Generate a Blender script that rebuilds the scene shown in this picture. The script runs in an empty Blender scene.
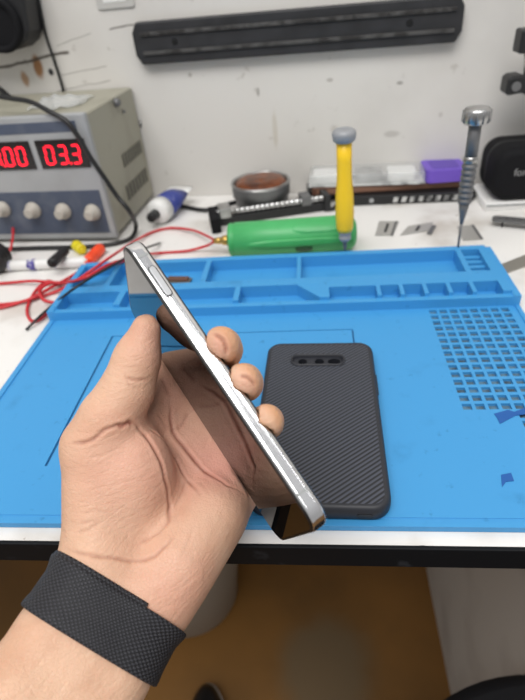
import bpy, bmesh, math, random
import numpy as np
from mathutils import Vector, Matrix
random.seed(4); rng = np.random.default_rng(4)
scn = bpy.context.scene
COL = scn.collection
DZ = 0.75                      # height of the bench top above the floor
WALL_Y = 0.673; WK = 0.08         # the wall runs a few degrees off square to the bench front

# ------------------------------------------------------------------ camera
RX = Vector((0.99428201, 0.06763063, -0.08264002))
UP = Vector((0.02590259, 0.59802675, 0.80105746))
FW = Vector((-0.10359696, 0.79861762, -0.59285544))
CAM = Vector((0, 0, DZ + 0.24433))
FPX = 520.0
cam = bpy.data.cameras.new('camera'); camo = bpy.data.objects.new('camera', cam); COL.objects.link(camo)
camo.matrix_world = Matrix(((RX.x, UP.x, -FW.x, CAM.x), (RX.y, UP.y, -FW.y, CAM.y), (RX.z, UP.z, -FW.z, CAM.z), (0, 0, 0, 1)))
cam.sensor_fit = 'VERTICAL'; cam.sensor_height = 36; cam.lens = FPX / 700 * 36
cam.clip_start = 0.01; cam.clip_end = 50
cam.dof.use_dof = True; cam.dof.focus_distance = 0.262; cam.dof.aperture_fstop = 9.5
scn.camera = camo

def ray(u, v): return RX * ((u - 262.5) / FPX) + UP * ((350 - v) / FPX) + FW
def at(u, v, z=0.0):           # point seen at a pixel, on the level z above the bench top
    r = ray(u, v); return CAM + r * ((DZ + z - CAM.z) / r.z)
def aty(u, v, y):              # point seen at a pixel, on the upright plane y
    r = ray(u, v); return CAM + r * ((y - CAM.y) / r.y)

def atw(u, v, off=0.0):        # point seen at a pixel, off metres in front of the wall
    r = ray(u, v); return CAM + r * ((WALL_Y - off - CAM.y - WK * CAM.x) / (r.y + WK * r.x))
WX = Vector((1, -WK, 0)).normalized(); WN = Vector((-WK, -1, 0)).normalized()    # along the wall, out of the wall
def wally(x): return WALL_Y - WK * x

# ------------------------------------------------------------------ materials
def lin(c): return tuple(((x / 255) / 12.92 if x / 255 <= 0.04045 else ((x / 255 + 0.055) / 1.055) ** 2.4) for x in c)
def mat(name, rgb, rough=0.5, metal=0.0, spec=0.5, noise=None, bump=None, emit=None, trans=0.0, sss=None, coat=0.0, ior=None, alpha=None):
    m = bpy.data.materials.new(name); m.use_nodes = True
    nt = m.node_tree; b = nt.nodes['Principled BSDF']
    c = lin(rgb) + (1,)
    b.inputs['Base Color'].default_value = c
    b.inputs['Roughness'].default_value = rough; b.inputs['Metallic'].default_value = metal
    b.inputs['Specular IOR Level'].default_value = spec
    b.inputs['Transmission Weight'].default_value = trans
    b.inputs['Coat Weight'].default_value = coat
    if ior: b.inputs['IOR'].default_value = ior
    if alpha: b.inputs['Alpha'].default_value = alpha
    if sss:
        b.inputs['Subsurface Weight'].default_value = sss[0]; b.inputs['Subsurface Radius'].default_value = sss[1]; b.inputs['Subsurface Scale'].default_value = sss[2]
    if emit:
        b.inputs['Emission Color'].default_value = lin(emit[0]) + (1,); b.inputs['Emission Strength'].default_value = emit[1]
    tc = nt.nodes.new('ShaderNodeTexCoord')
    if noise:                  # (scale, second colour, low, high)
        n = nt.nodes.new('ShaderNodeTexNoise'); n.inputs['Scale'].default_value = noise[0]; n.inputs['Detail'].default_value = 6
        nt.links.new(tc.outputs['Object'], n.inputs['Vector'])
        r = nt.nodes.new('ShaderNodeMapRange'); r.inputs['From Min'].default_value = noise[2]; r.inputs['From Max'].default_value = noise[3]
        nt.links.new(n.outputs['Fac'], r.inputs['Value'])
        x = nt.nodes.new('ShaderNodeMix'); x.data_type = 'RGBA'
        x.inputs['A'].default_value = c; x.inputs['B'].default_value = lin(noise[1]) + (1,)
        nt.links.new(r.outputs['Result'], x.inputs['Factor']); nt.links.new(x.outputs['Result'], b.inputs['Base Color'])
    if bump:                   # (scale, strength, distance)
        n = nt.nodes.new('ShaderNodeTexNoise'); n.inputs['Scale'].default_value = bump[0]; n.inputs['Detail'].default_value = 4
        nt.links.new(tc.outputs['Object'], n.inputs['Vector'])
        q = nt.nodes.new('ShaderNodeBump'); q.inputs['Strength'].default_value = bump[1]; q.inputs['Distance'].default_value = bump[2]
        nt.links.new(n.outputs['Fac'], q.inputs['Height']); nt.links.new(q.outputs['Normal'], b.inputs['Normal'])
    return m
class N:                       # small shader-graph helper
    def __init__(s, m): s.nt = m.node_tree; s.b = s.nt.nodes['Principled BSDF']
    def node(s, t, **k):
        n = s.nt.nodes.new(t)
        for a, v in k.items(): setattr(n, a, v)
        return n
    def link(s, a, b): s.nt.links.new(a, b)
    def math(s, op, a, b=None, c=None):
        n = s.node('ShaderNodeMath', operation=op)
        for i, v in enumerate((a, b, c)):
            if v is None: continue
            if isinstance(v, (int, float)): n.inputs[i].default_value = v
            else: s.link(v, n.inputs[i])
        return n.outputs[0]
    def mix(s, f, a, b):
        x = s.node('ShaderNodeMix', data_type='RGBA')
        for k, v in (('Factor', f), ('A', a), ('B', b)):
            if isinstance(v, (tuple, float, int)): x.inputs[k].default_value = v
            else: s.link(v, x.inputs[k])
        return x.outputs['Result']
    def noise(s, scale, detail=4, coord='Object', vec=None):
        n = s.node('ShaderNodeTexNoise'); n.inputs['Scale'].default_value = scale; n.inputs['Detail'].default_value = detail
        s.link(vec if vec is not None else s.node('ShaderNodeTexCoord').outputs[coord], n.inputs['Vector'])
        return n.outputs['Fac']
    def ramp(s, v, lo, hi):
        r = s.node('ShaderNodeMapRange'); r.interpolation_type = 'SMOOTHSTEP'
        r.inputs['From Min'].default_value = lo; r.inputs['From Max'].default_value = hi; s.link(v, r.inputs['Value']); return r.outputs['Result']
    def ellipse(s, coord, c, rad, wob=0.3, wscale=60):   # 1 inside a wobbly blot
        vm = s.node('ShaderNodeVectorMath', operation='SUBTRACT'); s.link(coord, vm.inputs[0]); vm.inputs[1].default_value = c
        vd = s.node('ShaderNodeVectorMath', operation='DIVIDE'); s.link(vm.outputs[0], vd.inputs[0]); vd.inputs[1].default_value = rad
        ln = s.node('ShaderNodeVectorMath', operation='LENGTH'); s.link(vd.outputs[0], ln.inputs[0])
        n = s.noise(wscale, 3, vec=coord)
        d = s.math('ADD', ln.outputs['Value'], s.math('MULTIPLY', s.math('SUBTRACT', n, 0.5), wob * 2))
        return s.math('SUBTRACT', 1.0, s.ramp(d, 0.55, 1.1))

M = {}
M['black'] = mat('black_plastic', (26, 26, 28), 0.45)
M['black_matte'] = mat('black_matte', (18, 18, 21), 0.75, spec=.2, bump=(900, 0.2, 0.0004))
M['black_rubber'] = mat('black_rubber', (20, 20, 21), 0.55)
M['dark_plate'] = mat('dark_plate', (42, 42, 45), 0.55, noise=(40, (30, 30, 32), 0.4, 0.7))
M['steel'] = mat('steel', (190, 190, 190), 0.28, 1.0, noise=(60, (130, 128, 124), 0.45, 0.75))
M['steel_dark'] = mat('dark_steel', (116, 116, 117), 0.5, 0.5)
M['chrome'] = mat('polished_frame', (236, 236, 238), 0.14, 1.0, noise=(30, (215, 215, 218), 0.4, 0.7))
M['silver_plastic'] = mat('silver_plastic', (164, 165, 166), 0.45, 0.1, noise=(20, (150, 150, 150), 0.45, 0.75))
M['beige'] = mat('greige_painted_metal', (158, 155, 140), 0.5, noise=(22, (140, 136, 120), 0.5, 0.8))
M['beige_dark'] = mat('vent_shadow_grey', (92, 90, 80), 0.6)
M['blue_panel'] = mat('slate_blue_panel', (72, 80, 98), 0.5, noise=(50, (96, 102, 114), 0.5, 0.8))
M['display'] = mat('display_window', (18, 8, 10), 0.15, spec=0.5)
M['digit'] = mat('red_led_digit', (255, 20, 40), 0.5, emit=((255, 18, 46), 2.2))
M['knob'] = mat('knob_grey', (178, 172, 162), 0.5)
M['white'] = mat('white_plastic', (226, 226, 224), 0.4)
M['paper'] = mat('white_card', (235, 234, 232), 0.6)
M['blue_print'] = mat('blue_label', (54, 66, 140), 0.4, noise=(45, (190, 190, 210), 0.58, 0.62))
M['rosin'] = mat('brown_rosin', (120, 62, 24), 0.25, noise=(55, (70, 32, 12), 0.4, 0.65), bump=(60, 0.6, 0.004))
M['green'] = mat('green_plastic', (72, 174, 102), 0.4, noise=(30, (62, 158, 90), 0.4, 0.8))
M['green_dark'] = mat('dark_green_plastic', (18, 78, 36), 0.4)
M['brass'] = mat('brass', (196, 160, 90), 0.35, 0.9)
M['yellow'] = mat('yellow_handle', (255, 208, 36), 0.4)
M['greyblue'] = mat('grey_blue_cap', (150, 152, 156), 0.45, 0.1)
M['red'] = mat('red_cable_rubber', (196, 40, 48), 0.4)
M['cable_black'] = mat('black_cable_rubber', (24, 24, 25), 0.4)
M['orange'] = mat('orange_plug', (240, 78, 40), 0.4)
M['yellowplug'] = mat('yellow_plug', (222, 206, 40), 0.4)
M['purple_ink'] = mat('purple_print', (86, 78, 150), 0.5, noise=(220, (215, 215, 222), .5, .56))
M['purple'] = mat('purple_card', (110, 80, 190), 0.4)
M['brown'] = mat('brown_cover', (98, 66, 52), 0.55)
M['clear'] = mat('clear_plastic', (226, 228, 228), 0.12, spec=0.5, alpha=.32)
M['grey_insert'] = mat('grey_insert', (196, 196, 194), 0.5, noise=(60, (96, 96, 96), 0.5, 0.62))
M['bronze'] = mat('brown_spudger', (104, 98, 88), 0.5)
M['strip'] = mat('grey_steel_strip', (150, 146, 138), 0.45, 0.5)
M['tape'] = mat('dark_blue_tape', (20, 86, 160), 0.5)
M['bin'] = mat('grey_white_plastic', (176, 170, 160), 0.6)
M['shoe'] = mat('black_shoe', (18, 18, 20), 0.35)
M['panel'] = mat('grey_white_board', (196, 192, 186), 0.7, noise=(9, (176, 170, 164), 0.5, 0.75))
M['edge'] = mat('black_edge_band', (12, 14, 18), 0.6, spec=.2, noise=(60, (40, 42, 46), 0.62, 0.72))
M['blade_steel'] = mat('blade_steel', (178, 176, 172), 0.4, 0.4)
M['plate'] = mat('wall_plate_grey', (186, 184, 180), 0.5)
M['nail'] = mat('nail', (222, 170, 150), 0.3)
M['glass'] = mat('phone_glass', (5, 5, 6), 0.015, spec=0.6, ior=1.55)
M['gasket'] = mat('black_gasket', (8, 8, 9), 0.4)
M['antenna'] = mat('grey_antenna_line', (150, 152, 152), 0.5)
M['button'] = mat('button_metal', (176, 177, 180), 0.42, 0.8)
M['white_text'] = mat('grey_white_lettering', (140, 140, 140), 0.5)

# mat silicone
M['mat'] = mat('blue_silicone', (60, 150, 212), 0.42, spec=0.35)
g = N(M['mat'])
f1 = g.ramp(g.noise(26, 6), 0.60, 0.80); f2 = g.ramp(g.noise(140, 3), 0.64, 0.76)
c = g.mix(f1, lin((66, 149, 207)) + (1,), lin((52, 130, 184)) + (1,))
c = g.mix(g.math('MULTIPLY', f2, 0.45), c, lin((30, 108, 160)) + (1,))
g.link(c, g.b.inputs['Base Color'])
bp = g.node('ShaderNodeBump'); bp.inputs['Strength'].default_value = 0.15; bp.inputs['Distance'].default_value = 0.0004
g.link(g.noise(500, 3), bp.inputs['Height']); g.link(bp.outputs[0], g.b.inputs['Normal'])
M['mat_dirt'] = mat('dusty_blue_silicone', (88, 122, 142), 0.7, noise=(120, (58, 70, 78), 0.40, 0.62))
M['mat_line'] = mat('dark_blue_groove', (22, 84, 128), 0.6)  # darker blue for the floors of the thin grooves

# white laminate with grime and a chipped front edge
M['laminate'] = mat('white_laminate', (228, 226, 222), 0.4)
g = N(M['laminate']); tc = g.node('ShaderNodeTexCoord').outputs['Object']
sp = g.node('ShaderNodeSeparateXYZ'); g.link(tc, sp.inputs[0])
c = g.mix(g.ramp(g.noise(14, 7), 0.5, 0.75), lin((230, 228, 225)) + (1,), lin((196, 190, 182)) + (1,))
c = g.mix(g.math('MULTIPLY', g.ramp(g.noise(120, 4), 0.70, 0.76), 0.8), c, lin((120, 104, 88)) + (1,))
chip = g.math('SUBTRACT', g.math('ADD', g.math('MULTIPLY', g.noise(55, 5), 0.008), 0.1530 - .42), sp.outputs['Y'])
c = g.mix(g.ramp(chip, -0.0002, 0.0004), c, lin((24, 23, 24)) + (1,))
g.link(c, g.b.inputs['Base Color'])

# wall paint with stains, scratches
M['wall'] = mat('grey_white_wall', (202, 199, 196), 0.6)
g = N(M['wall']); tc = g.node('ShaderNodeTexCoord').outputs['Object']
c = g.mix(g.ramp(g.noise(5, 7), 0.42, 0.72), lin((216, 213, 208)) + (1,), lin((202, 198, 193)) + (1,))
c = g.mix(g.math('MULTIPLY', g.ramp(g.noise(60, 5), 0.66, 0.74), 0.35), c, lin((140, 130, 120)) + (1,))
for (u, v, ru, rv, col, k) in ((38, 67, 5, 11, (150, 96, 26), .9), (25, 79, 4, 7, (160, 110, 50), .75), (51, 72, 2.6, 3, (30, 30, 34), 1), (275, 130, 2.5, 18, (176, 164, 140), .35), (258, 92, 1.5, 4, (130, 124, 116), .7), (392, 134, 8, 3, (160, 155, 150), .5), (190, 75, 2, 2, (140, 132, 124), .6), (330, 80, 3, 1.6, (150, 142, 134), .6), (400, 83, 3, 1.6, (120, 116, 110), .7)):
    p = atw(u, v); s = 0.74 / FPX
    c = g.mix(g.math('MULTIPLY', g.ellipse(tc, tuple(p), (ru * s, 0.05, rv * s), .25, 90), k), c, lin(col) + (1,))
def scratch(u0, v0, u1, v1, w, col, k):
    global c
    a = atw(u0, v0); b = atw(u1, v1); ab = b - a
    vm = g.node('ShaderNodeVectorMath', operation='SUBTRACT'); g.link(tc, vm.inputs[0]); vm.inputs[1].default_value = a
    d1 = g.node('ShaderNodeVectorMath', operation='DOT_PRODUCT'); g.link(vm.outputs[0], d1.inputs[0]); d1.inputs[1].default_value = ab.normalized()
    nn = Vector((0, 1, 0)).cross(ab).normalized()
    d2 = g.node('ShaderNodeVectorMath', operation='DOT_PRODUCT'); g.link(vm.outputs[0], d2.inputs[0]); d2.inputs[1].default_value = nn
    t = d1.outputs['Value']; L = ab.length
    wob = g.math('MULTIPLY', g.math('SUBTRACT', g.noise(40, 3, vec=tc), .5), .006)
    across = g.math('ABSOLUTE', g.math('ADD', d2.outputs['Value'], wob))
    m = g.math('SUBTRACT', 1.0, g.ramp(across, w * .4, w))
    m = g.math('MULTIPLY', m, g.math('MULTIPLY', g.ramp(t, 0, .004), g.math('SUBTRACT', 1.0, g.ramp(t, L - .004, L))))
    c = g.mix(g.math('MULTIPLY', m, k), c, lin(col) + (1,))
scratch(-20, 73, 70, 51, .0022, (78, 70, 62), .9); scratch(108, 30, 136, 24, .0012, (110, 104, 98), .9); scratch(60, 75, 108, 66, .001, (150, 146, 140), .7); scratch(56, 92, 112, 80, .001, (140, 136, 130), .6)
scratch(55, 46, 92, 32, .001, (150, 148, 142), .6)
g.link(c, g.b.inputs['Base Color'])

# floor: brown sheet with a worn grey patch
M['floor'] = mat('brown_floor', (140, 92, 40), 0.55)
g = N(M['floor']); tc = g.node('ShaderNodeTexCoord').outputs['Object']
c = g.mix(g.ramp(g.noise(3.5, 6), 0.35, 0.7), lin((130, 90, 38)) + (1,), lin((100, 70, 30)) + (1,))
p = CAM + ray(325, 668) * (CAM.z / -ray(325, 668).z)
c = g.mix(g.math('MULTIPLY', g.ellipse(tc, tuple(p), (.095, .105, 1), .3, 14), .85), c, lin((104, 88, 64)) + (1,))
g.link(c, g.b.inputs['Base Color'])

# ------------------------------------------------------------------ mesh helpers
class MB:
    def __init__(s): s.v = []; s.f = []; s.mi = []; s.sm = []; s.cur = 0
    def add(s, vs, fs, smooth=False):
        o = len(s.v); s.v += [tuple(p) for p in vs]
        for f in fs: s.f.append([i + o for i in f]); s.mi.append(s.cur); s.sm.append(smooth)
        return s
    def box(s, c, size, rz=0.0, rot=None):
        R_ = rot if rot is not None else Matrix.Rotation(rz, 3, 'Z'); c = Vector(c)
        vs = [c + R_ @ Vector((sx * size[0] / 2, sy * size[1] / 2, sz * size[2] / 2)) for sz in (-1, 1) for sx, sy in ((-1, -1), (1, -1), (1, 1), (-1, 1))]
        return s.add(vs, [(3, 2, 1, 0), (4, 5, 6, 7), (0, 1, 5, 4), (1, 2, 6, 5), (2, 3, 7, 6), (3, 0, 4, 7)])
    def lathe(s, p0, p1, prof, seg=24, smooth=True, caps=True):      # prof: (fraction along p0-p1, radius)
        p0 = Vector(p0); p1 = Vector(p1); ax = (p1 - p0); a = ax.normalized()
        x = a.orthogonal().normalized(); y = a.cross(x)
        vs = []; fs = []
        for t, r in prof:
            for k in range(seg):
                q = 2 * math.pi * k / seg; vs.append(p0 + ax * t + (x * math.cos(q) + y * math.sin(q)) * r)
        for i in range(len(prof) - 1):
            for k in range(seg):
                k2 = (k + 1) % seg; fs.append((i * seg + k, i * seg + k2, (i + 1) * seg + k2, (i + 1) * seg + k))
        s.add(vs, fs, smooth)
        if caps:
            s.add(vs[:seg], [tuple(range(seg))[::-1]]); s.add(vs[-seg:], [tuple(range(seg))])
        return s
    def cyl(s, p0, p1, r, r1=None, seg=20): return s.lathe(p0, p1, [(0, r), (1, r if r1 is None else r1)], seg)
    def tube(s, pts, r, seg=8, sub=6):
        P = catmull([Vector(p) for p in pts], sub); n = len(P)
        vs = []; fs = []; up = None
        for i in range(n):
            t = (P[min(i + 1, n - 1)] - P[max(i - 1, 0)]).normalized()
            if up is None: up = t.orthogonal().normalized()
            up = (up - t * up.dot(t)).normalized(); w = t.cross(up)
            for k in range(seg):
                q = 2 * math.pi * k / seg; vs.append(P[i] + (up * math.cos(q) + w * math.sin(q)) * r)
        for i in range(n - 1):
            for k in range(seg):
                k2 = (k + 1) % seg; fs.append((i * seg + k, i * seg + k2, (i + 1) * seg + k2, (i + 1) * seg + k))
        s.add(vs, fs, True); s.add(vs[:seg], [tuple(range(seg))[::-1]]); s.add(vs[-seg:], [tuple(range(seg))])
        return s
    def prism(s, pts, z0, z1, frame=None):       # outline (x,y) extruded z0..z1 ; frame = (origin, ex, ey, ez)
        o, ex, ey, ez = frame or (Vector((0, 0, 0)), Vector((1, 0, 0)), Vector((0, 1, 0)), Vector((0, 0, 1)))
        n = len(pts); vs = [o + ex * p[0] + ey * p[1] + ez * z for z in (z0, z1) for p in pts]
        fs = [tuple(range(n))[::-1], tuple(range(n, 2 * n))] + [(i, (i + 1) % n, n + (i + 1) % n, n + i) for i in range(n)]
        return s.add(vs, fs)
    def loft(s, rings, smooth=True, cap0=True, cap1=True):
        n = len(rings[0]); vs = [p for r in rings for p in r]; fs = []
        for i in range(len(rings) - 1):
            for k in range(n): k2 = (k + 1) % n; fs.append((i * n + k, i * n + k2, (i + 1) * n + k2, (i + 1) * n + k))
        s.add(vs, fs, smooth)
        if cap0: s.add(rings[0], [tuple(range(n))[::-1]])
        if cap1: s.add(rings[-1], [tuple(range(n))])
        return s
    def build(s, name, m, parent=None, bevel=0, seg=2, weld=True, autosmooth=False, origin=None):
        me = bpy.data.meshes.new(name); v = s.v
        o = Vector(origin) if origin is not None else None
        if o is None and parent is None and v:
            a = np.array(v); o = Vector(((a[:, 0].min() + a[:, 0].max()) / 2, (a[:, 1].min() + a[:, 1].max()) / 2, a[:, 2].min()))
        if name.split('_')[0] in ('wall', 'floor', 'tabletop', 'laminate'): o = Vector((0, 0, 0))
        base = o if o is not None else Vector((0, 0, 0))
        if parent is not None: base = ORIGIN.get(parent.name, Vector((0, 0, 0)))
        me.from_pydata([tuple(Vector(p) - base) for p in v], [], s.f)
        for mm in (m if isinstance(m, list) else [m]): me.materials.append(mm)
        me.polygons.foreach_set('material_index', s.mi); me.polygons.foreach_set('use_smooth', s.sm)
        if weld:
            b = bmesh.new(); b.from_mesh(me); bmesh.ops.remove_doubles(b, verts=b.verts, dist=1e-6); bmesh.ops.recalc_face_normals(b, faces=b.faces); b.to_mesh(me); b.free()
        me.update()
        ob = bpy.data.objects.new(name, me); COL.objects.link(ob)
        ORIGIN[ob.name] = base
        if parent is not None: ob.parent = parent
        else: ob.location = base
        if bevel:
            bm_ = ob.modifiers.new('bevel', 'BEVEL'); bm_.width = bevel; bm_.segments = seg; bm_.limit_method = 'ANGLE'; bm_.angle_limit = math.radians(40)
        if autosmooth:
            for p_ in me.polygons: p_.use_smooth = True
        return ob
ORIGIN = {}
def catmull(P, sub):
    if len(P) < 3: return P
    Q = [P[0] * 2 - P[1]] + P + [P[-1] * 2 - P[-2]]; out = []
    for i in range(1, len(Q) - 2):
        a, b, c_, d = Q[i - 1:i + 3]
        for k in range(sub):
            t = k / sub
            out.append(0.5 * ((2 * b) + (c_ - a) * t + (2 * a - 5 * b + 4 * c_ - d) * t * t + (3 * b - a - 3 * c_ + d) * t ** 3))
    out.append(P[-1]); return out
def rrect(w, h, r, n=8):
    pts = []
    for cx, cy, a0 in ((w / 2 - r, h / 2 - r, 0), (-w / 2 + r, h / 2 - r, 90), (-w / 2 + r, -h / 2 + r, 180), (w / 2 - r, -h / 2 + r, 270)):
        for k in range(n + 1):
            a = math.radians(a0 + 90 * k / n); pts.append((cx + r * math.cos(a), cy + r * math.sin(a)))
    return pts
def tag(o, label, cat, group=None):
    o['label'] = label; o['category'] = cat
    if group: o['group'] = group
    return o
def thing(name, loc, label, cat, group=None):
    o = bpy.data.objects.new(name, None); COL.objects.link(o); o.location = loc; o.empty_display_size = 0.01
    ORIGIN[o.name] = Vector(loc); return tag(o, label, cat, group)
def struct(o): o['kind'] = 'structure'; return o
Z = Vector((0, 0, 1)); X = Vector((1, 0, 0)); Y = Vector((0, 1, 0))
def flat(w, d, h, c, rz):       # frame for flat things
    R_ = Matrix.Rotation(rz, 3, 'Z'); return (Vector(c), R_ @ X, R_ @ Y, Z)

# ------------------------------------------------------------------ the setting
struct(MB().prism([(-2, wally(-2)), (2, wally(2)), (2, wally(2) + .1), (-2, wally(-2) + .1)], 0, 2.6).build('wall_back', M['wall']))
struct(MB().prism([(-2, -1.2), (2, -1.2), (2, wally(2)), (-2, wally(-2))], -.1, 0).build('floor', M['floor']))

wb = thing('workbench', (0, .42, 0), 'white laminate repair bench with black front edge against the wall', 'workbench')
MB().prism([(-.95, .158), (.95, .158), (.95, wally(.95) - .001), (-.95, wally(-.95) - .001)], DZ - .0165, DZ).build('tabletop', M['laminate'], wb)
MB().box((0, .157, DZ - .0084), (1.9, .0025, .0165)).build('edge_band', M['edge'], wb, bevel=.0006)
for x in (.2155, -.93):
    MB().box((x, .415, (DZ - .0165) / 2), (.018, .35, DZ - .0167)).build('side_panel', M['panel'], wb)
for p_ in wb.children:
    if p_.name == 'tabletop':
        p_.data.transform(Matrix.Translation((0, 0, 0)))

# ------------------------------------------------------------------ blue silicone mat
def mat_h(x, y):
    b, top = .0035, .0150
    if not (-.238 < x < .166 and .166 < y < .466): return None
    if y > .376:
        if x < -.232 or x > .160: return .0130
        if y > .4585: return top
        if y > .416:
            for a, e in ((-.2300, -.1975), (-.1925, -.1055), (-.1005, -.0165), (-.0125, .1315)):
                if a < x < e: return b
            if .1365 < x < .1525:
                k = int((y - .416) / .0047); return .0105 if k % 2 else b
            return top
        if y > .4075: return top
        if y > .3815:
            for a, e in ((-.2300, -.1780), (-.1720, -.0710), (-.0660, .0040)):
                if a < x < e and y < .4045: return b
            if y < .398:
                for a, e in ((.0120, .0520), (.0555, .0710), (.0745, .0905), (.0940, .1100), (.1135, .1290), (.1325, .1530)):
                    if a < x < e: return b + .001
            return top
        return .0120
    if x < -.2335 or x > .1625 or y < .170: return .0041
    if x < -.2315 or x > .1605 or y < .172: return .0030
    for i in range(8):
        for j in range(-1, 17):
            if j == -1 and i not in (2, 3): continue
            if j > 14 and i < 4: continue
            if j == 15 and i > 5: continue
            cx = .0961 + .00816 * i; cy = .3708 - .00816 * j
            if abs(x - cx) < .0029 and abs(y - cy) < .0027: return .0012
    if abs(y - .3490) < .0006 and -.1718 < x < .029: return .0022
    if abs(x + .171) < .0008 and .208 < y < .349: return .0022
    if abs(x - .029) < .0006 and .235 < y < .349: return .0022
    return b
xs = {-.238, .166, -.232, .160, -.2335, .1625, -.2315, .1605}
ys = {.166, .466, .376, .4585, .416, .4075, .4045, .398, .3815, .170, .172, .3484, .3496, .208, .235}
for a, e in ((-.2300, -.1975), (-.1925, -.1055), (-.1005, -.0165), (-.0125, .1315), (.1365, .1525), (-.2300, -.1780), (-.1720, -.0710), (-.0660, .0040), (.0120, .0520), (.0555, .0710), (.0745, .0905), (.0940, .1100), (.1135, .1290), (.1325, .1530)): xs |= {a, e}
for k in range(1, 9): ys.add(round(.416 + .0047 * k, 5))
for i in range(8): xs |= {round(.0961 + .00816 * i - .0029, 5), round(.0961 + .00816 * i + .0029, 5)}
for j in range(-1, 17): ys |= {round(.3708 - .00816 * j - .0027, 5), round(.3708 - .00816 * j + .0027, 5)}
xs |= {-.1718, -.1702, .0284, .0296}
xs = sorted(xs); ys = sorted(ys)
mb = MB(); H = {}
for i in range(len(xs) - 1):
    for j in range(len(ys) - 1): H[i, j] = mat_h((xs[i] + xs[i + 1]) / 2, (ys[j] + ys[j + 1]) / 2)
for (i, j), h in H.items():
    x0, x1, y0, y1 = xs[i], xs[i + 1], ys[j], ys[j + 1]
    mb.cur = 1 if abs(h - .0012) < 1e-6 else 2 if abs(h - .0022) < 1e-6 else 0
    mb.add([(x0, y0, h), (x1, y0, h), (x1, y1, h), (x0, y1, h)], [(0, 1, 2, 3)])
    mb.cur = 0
    for di, dj, e in ((1, 0, ((x1, y0), (x1, y1))), (0, 1, ((x1, y1), (x0, y1)))):
        k = H.get((i + di, j + dj), 0.0)
        if k is not None and abs(k - h) > 1e-6:
            (ax, ay), (bx, by) = e; lo, hi = min(h, k), max(h, k); q = [(ax, ay, lo), (bx, by, lo), (bx, by, hi), (ax, ay, hi)]
            mb.add(q if h > k else q[::-1], [(0, 1, 2, 3)])
    for di, dj, e in ((-1, 0, ((x0, y1), (x0, y0))), (0, -1, ((x0, y0), (x1, y0)))):
        if (i + di, j + dj) not in H:
            (ax, ay), (bx, by) = e; mb.add([(ax, ay, 0), (bx, by, 0), (bx, by, h), (ax, ay, h)], [(0, 1, 2, 3)])
mb.v = [(x, y, z + DZ + .0003) for x, y, z in mb.v]
matob = mb.build('repair_mat', [M['mat'], M['mat_dirt'], M['mat_line']])
# the slanted end of the front tray
bm2 = bmesh.new(); bm2.from_mesh(matob.data); o2 = ORIGIN[matob.name]
sv = [[bm2.verts.new(Vector((x, y, DZ + z)) - o2) for x, y in ((-.016, .4046), (.0041, .4046), (.0041, .3814))] for z in (.0036, .0152)]
bm2.faces.new(sv[1]); bm2.faces.new(sv[0][::-1])
for k in range(3): bm2.faces.new((sv[0][k], sv[0][(k + 1) % 3], sv[1][(k + 1) % 3], sv[1][k]))
bmesh.ops.recalc_face_normals(bm2, faces=bm2.faces); bm2.to_mesh(matob.data); bm2.free()
# soften the moulded edges
bv = matob.modifiers.new('bevel', 'BEVEL'); bv.width = .0007; bv.segments = 2; bv.limit_method = 'ANGLE'; bv.angle_limit = math.radians(50)
tag(matob, 'blue silicone repair mat with moulded trays and a grid of square holes', 'mat')
for (pts, lab) in (([(494, 414), (508, 410), (514, 412), (528, 407), (528, 414), (515, 416), (500, 424), (497, 418)], 'torn dark blue tape scrap just below the square holes of the mat'),
                   ([(501, 475), (511, 473), (514, 481), (506, 482), (502, 487)], 'small dark blue tape scrap lying nearer the front edge of mat')):
    P = [at(u, v, .0039) for u, v in pts]
    tag(MB().prism([(p.x, p.y) for p in P], DZ + .0039, DZ + .0042).build('tape_scrap', M['tape']), lab, 'tape', 'dark blue tape scraps on the mat')

# ------------------------------------------------------------------ phone case
cth = -.0253; CC = Vector((.0004, .2445, DZ + .0040)); CW, CL, CHH = .0775, .1490, .0100
cf = (CC, Vector((math.cos(cth), math.sin(cth), 0)), Vector((-math.sin(cth), math.cos(cth), 0)), Z)
def F3(fr, x, y, z): return fr[0] + fr[1] * x + fr[2] * y + fr[3] * z
case = thing('phone_case', CC, 'black ribbed phone case lying back up on the blue mat', 'phone case')
pill_c = (-.0012, .0520); PW, PH = .0385, .0128
M['carbon'] = mat('woven_black_back', (40, 41, 45), 0.5)
g = N(M['carbon']); sp = g.node('ShaderNodeSeparateXYZ'); g.link(g.node('ShaderNodeTexCoord').outputs['Object'], sp.inputs[0])
ph = g.math('MULTIPLY', g.math('SUBTRACT', g.math('MULTIPLY', sp.outputs['X'], 1.05), g.math('MULTIPLY', sp.outputs['Y'], 1.35)), 2 * math.pi / .0042)
w = g.ramp(g.math('SINE', ph), -.55, .55)
c = g.mix(w, lin((28, 30, 36)) + (1,), lin((70, 74, 86)) + (1,)); g.link(c, g.b.inputs['Base Color'])
bp = g.node('ShaderNodeBump'); bp.inputs['Strength'].default_value = .5; bp.inputs['Distance'].default_value = .0004; g.link(w, bp.inputs['Height']); g.link(bp.outputs[0], g.b.inputs['Normal'])
M['case_rim'] = mat('black_case_rim', (38, 40, 47), 0.5)
# rim shell
R1 = [[F3(cf, p[0], p[1], z) for p in rrect(CW - 2 * i, CL - 2 * i, .0105 - i, 8)] for i, z in ((.0010, 0), (.0002, .0015), (0, .003), (0, .0065), (.0006, .0086), (.0017, .0098), (.0028, .0101), (.0036, .0098))]
MB().loft(R1, True, True, False).build('rim', M['case_rim'], case)
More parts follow.
